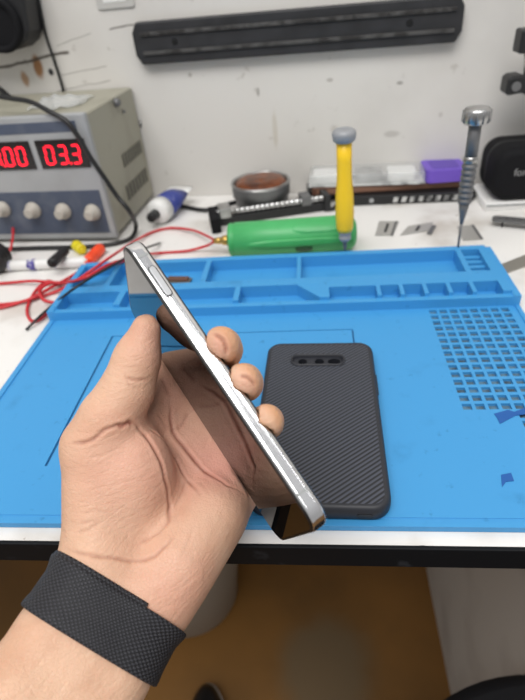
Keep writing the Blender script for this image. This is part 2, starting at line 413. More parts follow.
# back panel with the camera cut-out
def holed_plate(outer, holes, z, zdepth, fr, mb):
    b = bmesh.new(); loops = []
    for lp in [outer] + holes:
        vs = [b.verts.new(F3(fr, p[0], p[1], z)) for p in lp]
        for i in range(len(vs)): loops.append(b.edges.new((vs[i], vs[(i + 1) % len(vs)])))
    bmesh.ops.triangle_fill(b, use_beauty=True, edges=loops)
    b.verts.index_update(); mb.add([tuple(v.co) for v in b.verts], [[v.index for v in f.verts] for f in b.faces]); b.free()
    for lp in holes:
        n = len(lp); mb.add([F3(fr, p[0], p[1], zz) for zz in (z, zdepth) for p in lp], [(i, (i + 1) % n, n + (i + 1) % n, n + i) for i in range(n)])
    return mb
off = lambda L, dx, dy: [(x + dx, y + dy) for x, y in L]
pill = off(rrect(PW, PH, .0058, 8), *pill_c)
holed_plate(rrect(CW - .0072, CL - .0072, .0069, 8), [pill], .0098, .0080, cf, MB()).build('back_panel', M['carbon'], case)
R2 = [[F3(cf, *q, z) for q in off(rrect(PW - 2 * i, PH - 2 * i, .0058 - i, 8), *pill_c)] for i, z in ((-.0004, .0097), (-.0002, .0107), (.0005, .0111), (.0012, .0107), (.0014, .0080))]
mbs = MB(); mbs.loft(R2, True, False, False)
circ = lambda cx, cy, rx, ry, n=16: [(cx + rx * math.cos(2 * math.pi * k / n), cy + ry * math.sin(2 * math.pi * k / n)) for k in range(n)]
hl = [circ(pill_c[0] - .0108, pill_c[1], .0032, .0032), circ(pill_c[0] + .0012, pill_c[1], .0034, .0034), circ(pill_c[0] + .0117, pill_c[1], .0046, .0033)]
holed_plate(off(rrect(PW - .0026, PH - .0026, .0045, 8), *pill_c), hl, .0085, .0020, cf, mbs)
mbs.build('camera_surround', M['case_rim'], case)
mh = MB()
for h in hl: mh.prism(h, .0015, .0022, cf)
mh.build('camera_hole_lining', M['black_matte'], case)
for x_ in (.0245, -.004):
    fr = (F3(cf, x_, -CL / 2 - .00005, .0042), cf[1], Z, -cf[2])
    MB().prism(rrect(.0085 if x_ > 0 else .011, .0034, .0016, 6), -.0008, .0003, fr).build('port_opening', M['black'], case)
MB().prism(rrect(.020, .0030, .0014, 6), -.0006, .0007, (F3(cf, CW / 2, .030, .005), cf[2], Z, cf[1])).build('side_button_cover', M['case_rim'], case, bevel=.0003)

# ------------------------------------------------------------------ hand-held phone
HS = 0.97
PM = np.array([[0.56267379, -0.17281319, -0.80841438], [-0.79263508, -0.3905249, -0.46820929], [-0.2347932, 0.90422669, -0.35671592]])
PT = np.array([-0.0267, -0.0231, 0.2405])
def c2w(p): return CAM + (RX * float(p[0]) + UP * float(p[1]) + FW * float(p[2])) * HS       # hand frame (m) -> world
def loc(a, b, n): return PM @ (np.array([a, b, n]) / 1000) + PT                             # phone frame (mm) -> hand frame (m)
def L3(a, b, n): return c2w(loc(a, b, n))
phone = thing('smartphone', L3(0, 0, -4), 'smartphone with dark mirror-like screen and polished silver frame held edge-on in the hand', 'phone')
PLN, PWD, PR = 146.0, 70.0, 9.5
def ring(i, n): return [L3(p[0], p[1], n) for p in rrect(PLN - 2 * i, PWD - 2 * i, PR - i, 10)]
MB().loft([ring(i, n) for i, n in ((.9, -.75), (.55, -.8), (.30, -1.1), (.14, -1.5), (.04, -2.0), (-.01, -2.5), (.03, -3.0), (.0, -3.6), (-.03, -4.2), (.02, -4.8), (-.01, -5.4), (.05, -5.9), (.16, -6.3), (.32, -6.7), (.55, -7.05), (.9, -7.1))], True, True, True).build('frame', M['chrome'], phone)
MB().loft([ring(1.5, -.85), ring(1.45, -.35), ring(1.6, -.12), ring(2.0, .0)], True, False, True).build('screen_glass', M['glass'], phone)
MB().loft([ring(.55, -.79), ring(.5, -.45), ring(.75, -.25), ring(1.44, -.20)], True, False, False).build('gasket', M['gasket'], phone)
MB().loft([ring(.75, -7.0), ring(.75, -7.4), ring(1.2, -7.8), ring(2.2, -7.9)], True, False, True).build('back_glass', M['glass'], phone)
# power button on the near edge, antenna breaks
def edge_frame(a, n, b=-35.0): return (L3(a, b, n), (L3(1, 0, 0) - L3(0, 0, 0)).normalized(), (L3(0, 0, 1) - L3(0, 0, 0)).normalized(), (L3(0, -1, 0) - L3(0, 0, 0)).normalized())
MB().prism([(x / 1000, y / 1000) for x, y in rrect(15.5, 2.7, 1.3, 8)], -.0005, .00050, edge_frame(-46.5, -4.2)).build('power_button', M['button'], phone, bevel=.00025)
MB().prism([(x / 1000, y / 1000) for x, y in rrect(16.3, 3.5, 1.7, 8)], -.0004, .00008, edge_frame(-46.5, -4.2)).build('button_gap', M['gasket'], phone)
for a in (-61.0, 58):
    MB().prism([(x / 1000, y / 1000) for x, y in rrect(1.1, 5.0, .1, 2)], -.0003, .00008, edge_frame(a, -3.9)).build('antenna_line', M['antenna'], phone)
def end_frame(b, n): return (L3(73.0, b, n), (L3(0, 1, 0) - L3(0, 0, 0)).normalized(), (L3(0, 0, 1) - L3(0, 0, 0)).normalized(), (L3(1, 0, 0) - L3(0, 0, 0)).normalized())
MB().prism([(x / 1000, y / 1000) for x, y in rrect(9, 2.8, 1.35, 6)], -.0004, .00008, end_frame(0, -3.9)).build('charging_port', M['gasket'], phone)
for b in (-10, -12.2, -14.4, -16.6, -18.8): MB().prism([(x / 1000, y / 1000) for x, y in circ(0, 0, .6, .6, 10)], -.0004, .00008, end_frame(b, -3.9)).build('speaker_hole', M['gasket'], phone)

# ------------------------------------------------------------------ hand and forearm (one continuous surface from a distance field)
def px(u, v, d): return np.array([(u - 262.5) / FPX * d, (350 - v) / FPX * d, d])
mm = lambda p: np.array(p, float) * 1000
lo = np.array([-185., -262., 120.]); hi = np.array([45., 35., 330.]); VX = 1.25
nx, ny, nz = [int(v) for v in np.ceil((hi - lo) / VX)]
gx_ = (lo[0] + VX * np.arange(nx)).astype(np.float32); gy_ = (lo[1] + VX * np.arange(ny)).astype(np.float32); gz_ = (lo[2] + VX * np.arange(nz)).astype(np.float32)
D = np.full((nx, ny, nz), 40., np.float32)
def sub(pts, pad):
    a = np.min(pts, 0) - pad; b = np.max(pts, 0) + pad
    s = []
    for k, G in enumerate((gx_, gy_, gz_)): s.append(slice(max(0, int((a[k] - lo[k]) / VX)), max(0, min(len(G), int((b[k] - lo[k]) / VX) + 2))))
    return tuple(s)
def smin(a, b, k):
    if k <= 0: return np.minimum(a, b)
    h = np.clip(.5 + .5 * (b - a) / k, 0, 1); return b + (a - b) * h - k * h * (1 - h)
def cone_d(Xg, Yg, Zg, a, b, ra, rb):
    ab = b - a; L2 = ab @ ab
    px_, py_, pz_ = Xg - a[0], Yg - a[1], Zg - a[2]
    t = np.clip((px_ * ab[0] + py_ * ab[1] + pz_ * ab[2]) / L2, 0, 1)
    dx, dy, dz = px_ - t * ab[0], py_ - t * ab[1], pz_ - t * ab[2]
    return np.sqrt(dx * dx + dy * dy + dz * dz) - (ra + (rb - ra) * t)
def grid(s): return gx_[s[0]][:, None, None], gy_[s[1]][None, :, None], gz_[s[2]][None, None, :]
def put(a, b, ra, rb, k):
    s = sub(np.array([a, b]), max(ra, rb) + k + 2); D[s] = smin(D[s], cone_d(*grid(s), a, b, ra, rb), k)
def chain(pts, rs, kin, kout, bumps=()):
    s = sub(np.array(pts), max(rs) + kout + 3); G = grid(s); d = None
    for i in range(len(pts) - 1):
        e = cone_d(*G, pts[i], pts[i + 1], rs[i], rs[i + 1]); d = e if d is None else smin(d, e, kin)
    for (c_, r_, k_) in bumps: d = smin(d, np.sqrt((G[0] - c_[0]) ** 2 + (G[1] - c_[1]) ** 2 + (G[2] - c_[2]) ** 2) - r_, k_)
    D[s] = smin(D[s], d, kout)
def ell(c, r, axes, k):
    s = sub(np.array([c]), max(r) + k + 2); G = grid(s); q = 0
    for ax, rr in zip(axes, r): q = q + (((G[0] - c[0]) * ax[0] + (G[1] - c[1]) * ax[1] + (G[2] - c[2]) * ax[2]) / rr) ** 2
    d = (np.sqrt(q) - 1) * min(r); D[s] = smin(D[s], d.astype(np.float32), k)
W3 = np.array([.88, -.46, .1]); W3 /= np.linalg.norm(W3)
wr = mm(px(124, 590, .233)); fa1 = mm(px(87, 647, .2205)); fa2 = mm(px(48, 716, .206)); fa3 = fa2 + (fa2 - fa1) * 3.0
for sgn in (-1, 1):
    put(wr + W3 * 12.2 * sgn, fa1 + W3 * 13.0 * sgn, 16.6, 17.0, 6)
    put(fa1 + W3 * 13.0 * sgn, fa2 + W3 * 14.5 * sgn, 17.0, 19, 6)
    put(fa2 + W3 * 14.5 * sgn, fa3 + W3 * 17 * sgn, 19, 24, 6)
put(wr, fa1, 17.2, 17.6, 6); put(fa1, fa2, 17.6, 19.6, 6)
ml = lambda a, b, n: mm(loc(a, b, n))
I0, M0, R0, P0 = ml(-27, 50, -8), ml(-6, 51.5, -9), ml(15, 51, -8), ml(34, 49, -5)
for k, (p, r0, r1) in enumerate(((I0, 15, 13), (M0, 15, 13), (R0, 15, 12.5), (P0, 15, 12.5))):
    put(wr + W3 * (-14 + 9.3 * k) + np.array([0, 0, 3.]), p, r0 - 1, r1, 9)
put(I0, P0, 11, 11, 6)
hy0 = mm(px(160, 596, .234)); put(hy0, P0 + np.array([-1., -3, -2]), 15.5, 12.5, 10)
put(mm(px(180, 560, .238)), mm(px(214, 515, .252)), 15.5, 14, 12)
# thumb
T0, T1, T2, T3 = mm(px(100, 556, .236)), mm(px(94, 447, .243)), mm(px(127.5, 389, .2425)), mm(px(146.5, 329, .2410))
chain([T0, T1], [16.5, 14.2], 6, 10)
ell(mm(px(126, 482, .2465)), (29, 22.5, 19), (np.array([.12, .98, 0.]), np.array([.98, -.12, 0.]), np.array([0., 0, 1])), 7)
chain([T1, (T1 + T2) / 2, T2, (T2 + T3) / 2, T3], [14.4, 13.4, 11.5, 9.9, 7.0], 6, 5)
put(mm(px(118, 440, .250)), mm(px(160, 402, .279)), 11, 11, 8); put(mm(px(130, 418, .263)), mm(px(160, 374, .286)), 11, 9.5, 6)     # web of the thumb
# fingers wrapped round the back of the phone
def finger(m0, pip, dip, tip, r):
    m0, pip, dip, tip = m0, ml(*pip), ml(*dip), ml(*tip)
    chain([m0, (m0 + pip) / 2, pip, (pip + dip) / 2, dip, (dip + tip) / 2, tip], [r * 1.4, r * 1.22, r * 1.24, r * 1.1, r * 1.1, r * 1.04, r * .92], 3, 2.0)
finger(I0, (-20, 10, -20), (-12, -15, -16.5), (-9.5, -34, -11.5), 7.4)
finger(M0, (0, 8, -20), (6.5, -16, -15.5), (8.5, -33, -10.4), 7.0)
finger(R0, (22, 10, -19), (26, -13, -14.5), (27.5, -32, -9.4), 6.3)
finger(P0, (35, 27, -15), (33, 15, -13), (32, 5, -11), 5.8)
for (a_, b_, n_, r_, k_) in ((-8.5, -33, -10.6, 5.8, 1.7), (9.3, -32, -10.0, 5.5, 1.7), (27.7, -31, -9.4, 5.0, 1.5)):   # finger pads spread on the back
    put(ml(a_ - k_, b_, n_), ml(a_ + k_, b_, n_), r_, r_, 3)
# press of the phone into the flesh
s = sub(np.array([ml(a, b, n) for a in (-73, 73) for b in (-35, 35) for n in (0, -8)]), 6); G = grid(s)
PMf = PM; q = [G[k] - PT[k] * 1000 for k in range(3)]
la = q[0] * PMf[0, 0] + q[1] * PMf[1, 0] + q[2] * PMf[2, 0]; lb = q[0] * PMf[0, 1] + q[1] * PMf[1, 1] + q[2] * PMf[2, 1]; ln_ = q[0] * PMf[0, 2] + q[1] * PMf[1, 2] + q[2] * PMf[2, 2]
e = [np.abs(la) - 71.2, np.abs(lb) - 33.5, np.abs(ln_ + 3.95) - 2.5]
pd = np.sqrt(sum(np.maximum(v, 0) ** 2 for v in e)) + np.minimum(np.maximum(np.maximum(e[0], e[1]), e[2]), 0) - 1.75
D[s] = -smin(-D[s], pd.astype(np.float32), 1.2)

def surface_nets(D):
    S = D < 0
    n0, n1, n2 = D.shape
    occ = np.zeros((n0 - 1, n1 - 1, n2 - 1), np.int8)
    for i in (0, 1):
        for j in (0, 1):
            for k in (0, 1): occ += S[i:n0 - 1 + i, j:n1 - 1 + j, k:n2 - 1 + k]
    act = np.argwhere((occ > 0) & (occ < 8)); idx = -np.ones(occ.shape, np.int64); idx[tuple(act.T)] = np.arange(len(act))
    acc = np.zeros((len(act), 3)); cnt = np.zeros(len(act))
    cs = [(i, j, k) for i in (0, 1) for j in (0, 1) for k in (0, 1)]
    val = {c_: D[act[:, 0] + c_[0], act[:, 1] + c_[1], act[:, 2] + c_[2]] for c_ in cs}
    for a in cs:
        for ax in range(3):
            if a[ax]: continue
            b = list(a); b[ax] = 1; b = tuple(b); va, vb = val[a], val[b]; m = (va < 0) != (vb < 0)
            t = np.where(m, va / np.where(m, va - vb, 1), 0)
            p = np.array(a, float)[None].repeat(len(act), 0); p[:, ax] += t; acc[m] += p[m]; cnt[m] += 1
    V = act + acc / cnt[:, None]; F_ = []
    for ax in range(3):
        o1, o2 = [(1, 2), (2, 0), (0, 1)][ax]
        sl = [slice(1, n - 1) for n in D.shape]; sl[ax] = slice(0, D.shape[ax] - 1); sl2 = list(sl); sl2[ax] = slice(1, D.shape[ax])
        A, B = S[tuple(sl)], S[tuple(sl2)]
        for flip in (0, 1):
            q_ = np.argwhere((A & ~B) if not flip else (~A & B))
            off_ = np.array([1, 1, 1]); off_[ax] = 0; q_ = q_ + off_
            e1 = np.zeros(3, int); e1[o1] = 1; e2 = np.zeros(3, int); e2[o2] = 1
            c4 = [q_ - e1 - e2, q_ - e2, q_, q_ - e1]; f = np.stack([idx[tuple(x.T)] for x in c4], 1)
            F_.append(f if not flip else f[:, ::-1])
    return V, np.concatenate(F_)
V, Fq = surface_nets(D); V = lo + V * VX
E_ = np.concatenate([Fq[:, [0, 1]], Fq[:, [1, 2]], Fq[:, [2, 3]], Fq[:, [3, 0]]]); lab = np.arange(len(V))
for _ in range(400):             # keep the one largest connected surface
    l2 = lab.copy(); np.minimum.at(l2, E_[:, 0], lab[E_[:, 1]]); np.minimum.at(l2, E_[:, 1], lab[E_[:, 0]]); l2 = l2[l2]
    if (l2 == lab).all(): break
    lab = l2
u_, c_ = np.unique(lab, return_counts=True); keep = lab == u_[np.argmax(c_)]; remap = np.cumsum(keep) - 1; Fq = remap[Fq[keep[Fq].all(1)]]; V = V[keep]
def sample(P):
    q_ = (np.asarray(P) - lo) / VX; i = np.clip(q_.astype(int), 0, np.array(D.shape) - 2); f = q_ - i; r = 0
    for a in (0, 1):
        for b in (0, 1):
            for c_ in (0, 1): r = r + D[i[:, 0] + a, i[:, 1] + b, i[:, 2] + c_] * np.where(a, f[:, 0], 1 - f[:, 0]) * np.where(b, f[:, 1], 1 - f[:, 1]) * np.where(c_, f[:, 2], 1 - f[:, 2])
    return r
def grad(P, h=.9):
    g_ = np.stack([sample(P + np.eye(3)[k] * h) - sample(P - np.eye(3)[k] * h) for k in range(3)], 1); return g_ / (np.linalg.norm(g_, axis=1, keepdims=True) + 1e-9)
# smooth a touch, then split every quad once for fine creases
E_ = np.concatenate([Fq[:, [0, 1]], Fq[:, [1, 2]], Fq[:, [2, 3]], Fq[:, [3, 0]]])
for _ in range(2):
    acc = np.zeros_like(V); cn = np.zeros(len(V)); np.add.at(acc, E_[:, 0], V[E_[:, 1]]); np.add.at(acc, E_[:, 1], V[E_[:, 0]]); np.add.at(cn, E_[:, 0], 1); np.add.at(cn, E_[:, 1], 1)
    V = V * .5 + .5 * acc / cn[:, None]
me = bpy.data.meshes.new('person'); me.from_pydata(V.tolist(), [], Fq.tolist())
b = bmesh.new(); b.from_mesh(me)
near = [f for f in b.faces if f.calc_center_median().y > -150 and f.calc_center_median().z < 262]
ed = list({e for f in near for e in f.edges}); bmesh.ops.subdivide_edges(b, edges=ed, cuts=1, use_grid_fill=True); b.to_mesh(me); b.free()
nv = len(me.vertices); V = np.empty(nv * 3); me.vertices.foreach_get('co', V); V = V.reshape(-1, 3)
Nn = grad(V)
U2 = np.stack([262.5 + FPX * V[:, 0] / V[:, 2], 350 - FPX * V[:, 1] / V[:, 2]], 1); facing = (Nn * -V).sum(1) / np.linalg.norm(V, axis=1)
# palm lines: (pixel path, depth mm, half width mm, redness and painted fold shade)
lines = [([(131, 423), (140, 427), (148, 433), (157, 447), (164, 461), (168, 477), (171, 491), (173, 505), (168, 518), (158, 530)], .9, .8, .7),
         ([(144, 419), (157, 430), (169, 442), (178, 456), (184.5, 469), (191, 480), (199, 491)], .7, .7, .7),
         ([(173, 398), (173, 415), (175, 430), (180, 438), (187, 446), (197, 458), (207.5, 469), (228, 482), (248, 494)], 1.0, .8, 1.0),
         ([(66, 442), (80, 441), (94, 437), (107, 431), (120, 427.5), (131, 425)], .8, .7, .6), ([(119, 428), (126, 426.5), (132, 424.5), (136, 426)], .8, 1.0, 1.0),
         ([(128, 375), (136, 379), (145, 381), (152, 380)], .4, .7, .5), ([(122, 372), (132, 383), (141, 388)], .2, .6, .2),
         ([(62, 546), (78, 550), (100, 554), (118, 557), (131, 559), (144, 557), (154, 553), (166, 541), (175, 530)], .5, .7, .5),
         ([(74, 531), (88, 527), (104, 519)], .2, .6, .25), ([(76, 522), (90, 520), (100, 518)], .2, .6, .25), ([(138, 541), (148, 536), (158, 530), (166, 522)], .25, .6, .3), ([(80, 512), (98, 508), (112, 512)], .15, .6, .15),
         ([(88, 462), (96, 456), (108, 454)], .15, .6, .1), ([(184, 468), (200, 480), (212, 494)], .2, .6, .2), ([(176, 505), (184, 490), (188, 476)], .2, .6, .15), ([(178, 430), (186, 420), (190, 410)], .3, .7, .4),
         ([(160, 368), (166, 380), (172, 396)], .4, .8, .5), ([(150, 400), (162, 414), (174, 430)], .25, .7, .3), ([(196, 520), (190, 540), (180, 560)], .15, .7, .1),
         ([(209, 332), (214, 333), (220, 335), (225, 339), (228.5, 345), (229.5, 352), (227, 360)], 1.0, .7, .7),
         ([(237, 374), (244, 373.5), (251, 376), (256, 381), (259, 388)], .8, .7, .6)]
cand = np.where((facing > .1))[0]; red = np.zeros(nv); disp = np.zeros(nv)
for path, dep, wid, rd in lines:
    pts = []
    for (u, v) in path:
        d2 = ((U2[cand] - (u, v)) ** 2).sum(1); m = cand[d2 < 12]
        if len(m): pts.append(V[m[np.argmin(V[m, 2])]])
    if len(pts) < 2: continue
    pts = np.array(pts); best = np.full(nv, 99.); box = np.where(((V > pts.min(0) - 8) & (V < pts.max(0) + 8)).all(1))[0]; Pb = V[box]; bb = best[box]; tt = np.zeros(len(box))
    for i in range(len(pts) - 1):
        ab = pts[i + 1] - pts[i]; t = np.clip(((Pb - pts[i]) @ ab) / (ab @ ab + 1e-9), 0, 1); dd = np.linalg.norm(Pb - pts[i] - t[:, None] * ab, axis=1); up_ = dd < bb; bb = np.where(up_, dd, bb); tt = np.where(up_, (i + t) / (len(pts) - 1), tt)
    fade = np.clip(np.minimum(tt, 1 - tt) * 6, .15, 1)
    disp[box] += fade * (-dep * np.exp(-(bb / wid) ** 2) + .22 * dep * np.exp(-((bb - 2.4 * wid) / (1.5 * wid)) ** 2))
    red[box] = np.maximum(red[box], rd * fade * np.exp(-(bb / (wid * 1.1)) ** 2))
V = V + Nn * disp[:, None]
# pinker palm and finger pads, paler wrist (the skin's own colour)
def blob(c_, r): return np.exp(-(((V - c_) ** 2).sum(1)) / (r * r))
pink = .55 * blob(mm(px(185, 440, .255)), 30) + .75 * blob(mm(px(225, 470, .262)), 18) + .35 * blob(mm(px(120, 470, .225)), 26) + .55 * blob(T3 + np.array([4., -6, 0]), 15) + .5 * blob(mm(px(170, 385, .275)), 16) + .4 * blob(mm(px(175, 590, .22)), 22)
for q_ in (px(217, 347, .205), px(249, 386, .201)): pink += .7 * blob(mm(q_), 7)
Vw = np.array(CAM)[None] + HS / 1000 * (V[:, 0:1] * np.array(RX)[None] + V[:, 1:2] * np.array(UP)[None] + V[:, 2:3] * np.array(FW)[None])
po = c2w(wr / 1000)
me.vertices.foreach_set('co', (Vw - np.array(po)[None]).ravel())
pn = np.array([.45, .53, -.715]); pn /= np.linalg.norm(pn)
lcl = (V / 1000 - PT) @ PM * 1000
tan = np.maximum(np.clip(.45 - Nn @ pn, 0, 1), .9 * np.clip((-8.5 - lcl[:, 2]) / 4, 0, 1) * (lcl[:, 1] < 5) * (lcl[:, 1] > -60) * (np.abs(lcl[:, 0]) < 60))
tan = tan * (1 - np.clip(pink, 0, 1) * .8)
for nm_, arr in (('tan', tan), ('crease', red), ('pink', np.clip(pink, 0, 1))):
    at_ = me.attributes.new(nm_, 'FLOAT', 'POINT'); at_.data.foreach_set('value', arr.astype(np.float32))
b = bmesh.new(); b.from_mesh(me); bmesh.ops.recalc_face_normals(b, faces=b.faces); b.to_mesh(me); b.free()
for p_ in me.polygons: p_.use_smooth = True
M['skin'] = mat('skin', (208, 166, 140), 0.5, spec=0.4, sss=(.12, (1.0, .35, .2), .003))
g = N(M['skin'])
def attr(n): a = g.node('ShaderNodeAttribute', attribute_name=n); return a.outputs['Fac']
c = g.mix(g.ramp(g.noise(45, 5), .35, .7), lin((217, 177, 149)) + (1,), lin((207, 163, 135)) + (1,))
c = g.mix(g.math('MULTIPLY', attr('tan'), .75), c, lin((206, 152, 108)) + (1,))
c = g.mix(g.math('MULTIPLY', attr('pink'), .8), c, lin((214, 150, 136)) + (1,))
c = g.mix(g.math('MULTIPLY', attr('crease'), .85), c, lin((140, 78, 62)) + (1,))  # crease colour: skin redness plus the dark of the folds painted in
g.link(c, g.b.inputs['Base Color'])
h1 = g.math('ADD', g.math('MULTIPLY', g.noise(110, 6), 1.2), g.noise(320, 4)); vo = g.node('ShaderNodeTexVoronoi', feature='DISTANCE_TO_EDGE'); vo.inputs['Scale'].default_value = 700; g.link(g.node('ShaderNodeTexCoord').outputs['Object'], vo.inputs['Vector'])
mp = g.node('ShaderNodeMapping'); mp.inputs['Scale'].default_value = (60, 60, 260); mp.inputs['Rotation'].default_value = (0, .35, 0); g.link(g.node('ShaderNodeTexCoord').outputs['Object'], mp.inputs['Vector'])
wr_ = g.ramp(g.math('ABSOLUTE', g.math('SUBTRACT', g.noise(1.0, 5, vec=mp.outputs[0]), .5)), 0, .10)
h1 = g.math('ADD', h1, g.math('MULTIPLY', wr_, .32))
hh = g.math('ADD', g.math('MULTIPLY', h1, 1.0), g.math('MULTIPLY', g.ramp(vo.outputs['Distance'], 0, .12), .25))
bp = g.node('ShaderNodeBump'); bp.inputs['Strength'].default_value = .5; bp.inputs['Distance'].default_value = .0007; g.link(hh, bp.inputs['Height']); g.link(bp.outputs[0], g.b.inputs['Normal'])
me.materials.append(M['skin'])
person = bpy.data.objects.new('person', me); COL.objects.link(person); person.location = po; ORIGIN['person'] = po
tag(person, 'left hand and bare forearm holding up a phone, black band on wrist', 'person')

# wristband: follows the forearm
q0 = mm(px(119.5, 594, .2320)); q1 = mm(px(88, 646, .2202)); ax_ = (q1 - q0); BL = np.linalg.norm(ax_); ax_ /= BL
xx = W3 - ax_ * (W3 @ ax_); xx /= np.linalg.norm(xx); yy = np.cross(ax_, xx)     # yy points away from or towards the camera
NS, NT = 16, 128
def skin_r(c_, d):
    t = np.linspace(8, 55, 400); vals = sample(c_[None] + d[None] * t[:, None]); k = np.argmax(vals > 0); return t[k]
th = np.linspace(0, 2 * np.pi, NT, endpoint=False); rad = np.zeros((NS + 1, NT))
for i in range(NS + 1):
    c_ = q0 + ax_ * BL * i / NS
    for k in range(NT): rad[i, k] = skin_r(c_, xx * math.cos(th[k]) + yy * math.sin(th[k]))
rad = np.maximum(rad, rad.mean(0)[None] - .3)
for _ in range(4): rad = (np.roll(rad, 1, 1) + rad + np.roll(rad, -1, 1)) / 3
def band(k0, k1, offs, s0, s1, name, parent, closed):
    ks = list(range(k0, k1)); outer = []; V_ = []; UVs = []
    prof = [(0.0, .25), (0.0, 1.6), (.02, 2.3)] + [(i / 12, 2.5) for i in range(1, 12)] + [(.98, 2.3), (1.0, 1.6), (1.0, .25)]
    m = MB(); n = len(prof)
    for k in ks:
        for (f, o) in prof:
            fs_ = s0 + (s1 - s0) * f; i = min(max(fs_ * NS, 0), NS); i0 = int(min(i, NS - 1)); r = rad[i0, k % NT] * (1 - (i - i0)) + rad[i0 + 1, k % NT] * (i - i0)
            p = q0 + ax_ * BL * fs_ + (xx * math.cos(th[k % NT]) + yy * math.sin(th[k % NT])) * (r + o + offs)
            m.v.append(tuple(c2w(p / 1000))); UVs.append((k * 2 * np.pi * 28 / NT, fs_ * BL))
    K = len(ks)
    for i in range(K if closed else K - 1):
        for j in range(n):
            j2 = (j + 1) % n; i2 = (i + 1) % K
            m.f.append([i * n + j, i2 * n + j, i2 * n + j2, i * n + j2]); m.mi.append(0); m.sm.append(True)
    if not closed: m.f += [list(range(n)), list(range((K - 1) * n, K * n))[::-1]]; m.mi += [0, 0]; m.sm += [False, False]
    ob = m.build(name, M['band'], parent, weld=False)
    bb_ = bmesh.new(); bb_.from_mesh(ob.data); bmesh.ops.recalc_face_normals(bb_, faces=bb_.faces); bb_.to_mesh(ob.data); bb_.free()
    uv = ob.data.uv_layers.new(name='UVMap')
    for lp in ob.data.loops: uv.data[lp.index].uv = UVs[lp.vertex_index]
    return ob
M['band'] = mat('woven_black_band', (38, 38, 43), 0.6)
g = N(M['band']); sp = g.node('ShaderNodeSeparateXYZ'); g.link(g.node('ShaderNodeTexCoord').outputs['UV'], sp.inputs[0])
a_ = g.math('SINE', g.math('MULTIPLY', sp.outputs['X'], math.pi / 1.2)); b_ = g.math('SINE', g.math('MULTIPLY', sp.outputs['Y'], math.pi / .9))
hgt = g.ramp(g.math('MULTIPLY', a_, b_), -.5, .5)
c = g.mix(hgt, lin((18, 18, 22)) + (1,), lin((52, 52, 58)) + (1,)); g.link(c, g.b.inputs['Base Color'])
bp = g.node('ShaderNodeBump'); bp.inputs['Strength'].default_value = .8; bp.inputs['Distance'].default_value = .0006; g.link(hgt, bp.inputs['Height']); g.link(bp.outputs[0], g.b.inputs['Normal'])
wbd = band(0, NT, 0, 0, 1, 'wristband', person, True)
# which way round the band faces the camera: yy sign
kf = int(round(((3 * math.pi / 2 if yy[2] > 0 else math.pi / 2)) / (2 * math.pi) * NT))
sgn = 1 if yy[2] > 0 else -1
kk = sorted((kf - sgn * 58, kf + sgn * 11)); band(kk[0], kk[1], -.9, -.075, .5, 'strap_underlay', wbd, False)

exec_rest = True
# ------------------------------------------------------------------ bench power supply
FY = .546
psu = thing('power_supply', (-.2262, FY, DZ), 'grey bench power supply with red digits against the wall', 'power supply')
xr = -.2262; xl = -.43; zt = .1405
MB().box(((xl + xr) / 2 + .0, (FY + .004 + .688) / 2, DZ + .006 + (zt - .008) / 2), (xr - xl - .004, .688 - FY - .004, zt - .008)).build('housing', M['beige'], psu, bevel=.002)
for x_ in (xl + .02, xr - .02):
    for y_ in (FY + .02, .670): MB().cyl((x_, y_, DZ), (x_, y_, DZ + .0062), .008).build('foot', M['black_rubber'], psu)
def fpt(u, v): p = aty(u, v, FY); return p
def facebox(u0, v0, u1, v1, y0, y1, name, m, parent, bevel=0):
    a = fpt(u0, v0); b_ = fpt(u1, v1)
    return MB().box(((a.x + b_.x) / 2, (y0 + y1) / 2, (a.z + b_.z) / 2), (abs(b_.x - a.x), abs(y1 - y0), abs(a.z - b_.z))).build(name, m, parent, bevel=bevel)
MB().box(((xl + xr) / 2, FY + .004, DZ + .005 + (zt - .005) / 2), (xr - xl, .008, zt - .005)).build('face_frame', M['silver_plastic'], psu, bevel=.0018)
def zx(u, v): p = fpt(u, v); return p.x, p.z
def facerect(x0, x1, z0, z1, th_, name, m, parent, y=FY, bevel=.0004):
    return MB().box(((x0 + x1) / 2, y - th_ / 2 + .0002, (z0 + z1) / 2), (x1 - x0, th_, z1 - z0)).build(name, m, parent, bevel=bevel)
z1 = zx(70, 121)[1]; z0 = zx(72, 132)[1]; xe = zx(76, 127)[0]
facerect(xl + .012, xe, z0, z1, .0008, 'label_strip', M['blue_panel'], psu)
zA = zx(60, 140)[1]; zB = zx(62, 169)[1]
xd0, xd1 = zx(36, 155)[0], zx(88, 155)[0]; wdis = xd1 - xd0; gap = zx(36, 155)[0] - zx(30, 156)[0]
def seg_digit(parent, x, z, w, h, ch, y):
    on = {'0': 'abcdef', '1': 'bc', '2': 'abged', '3': 'abgcd'}[ch]; t = w * .20; m = MB(); sl = .10 * h
    segs = {'a': (0, h / 2, 1), 'g': (0, 0, 1), 'd': (0, -h / 2, 1), 'b': (w / 2, h / 4, 0), 'c': (w / 2, -h / 4, 0), 'f': (-w / 2, h / 4, 0), 'e': (-w / 2, -h / 4, 0)}
    for s_ in on:
        cx, cz, hz = segs[s_]; sx, sz = (w * .74, t) if hz else (t, h / 2 * .86)
        m.box((x + cx + sl * cz / h * 1.2, y, z + cz), (sx, .0006, sz))
    return m.build('digit', M['digit'], parent)
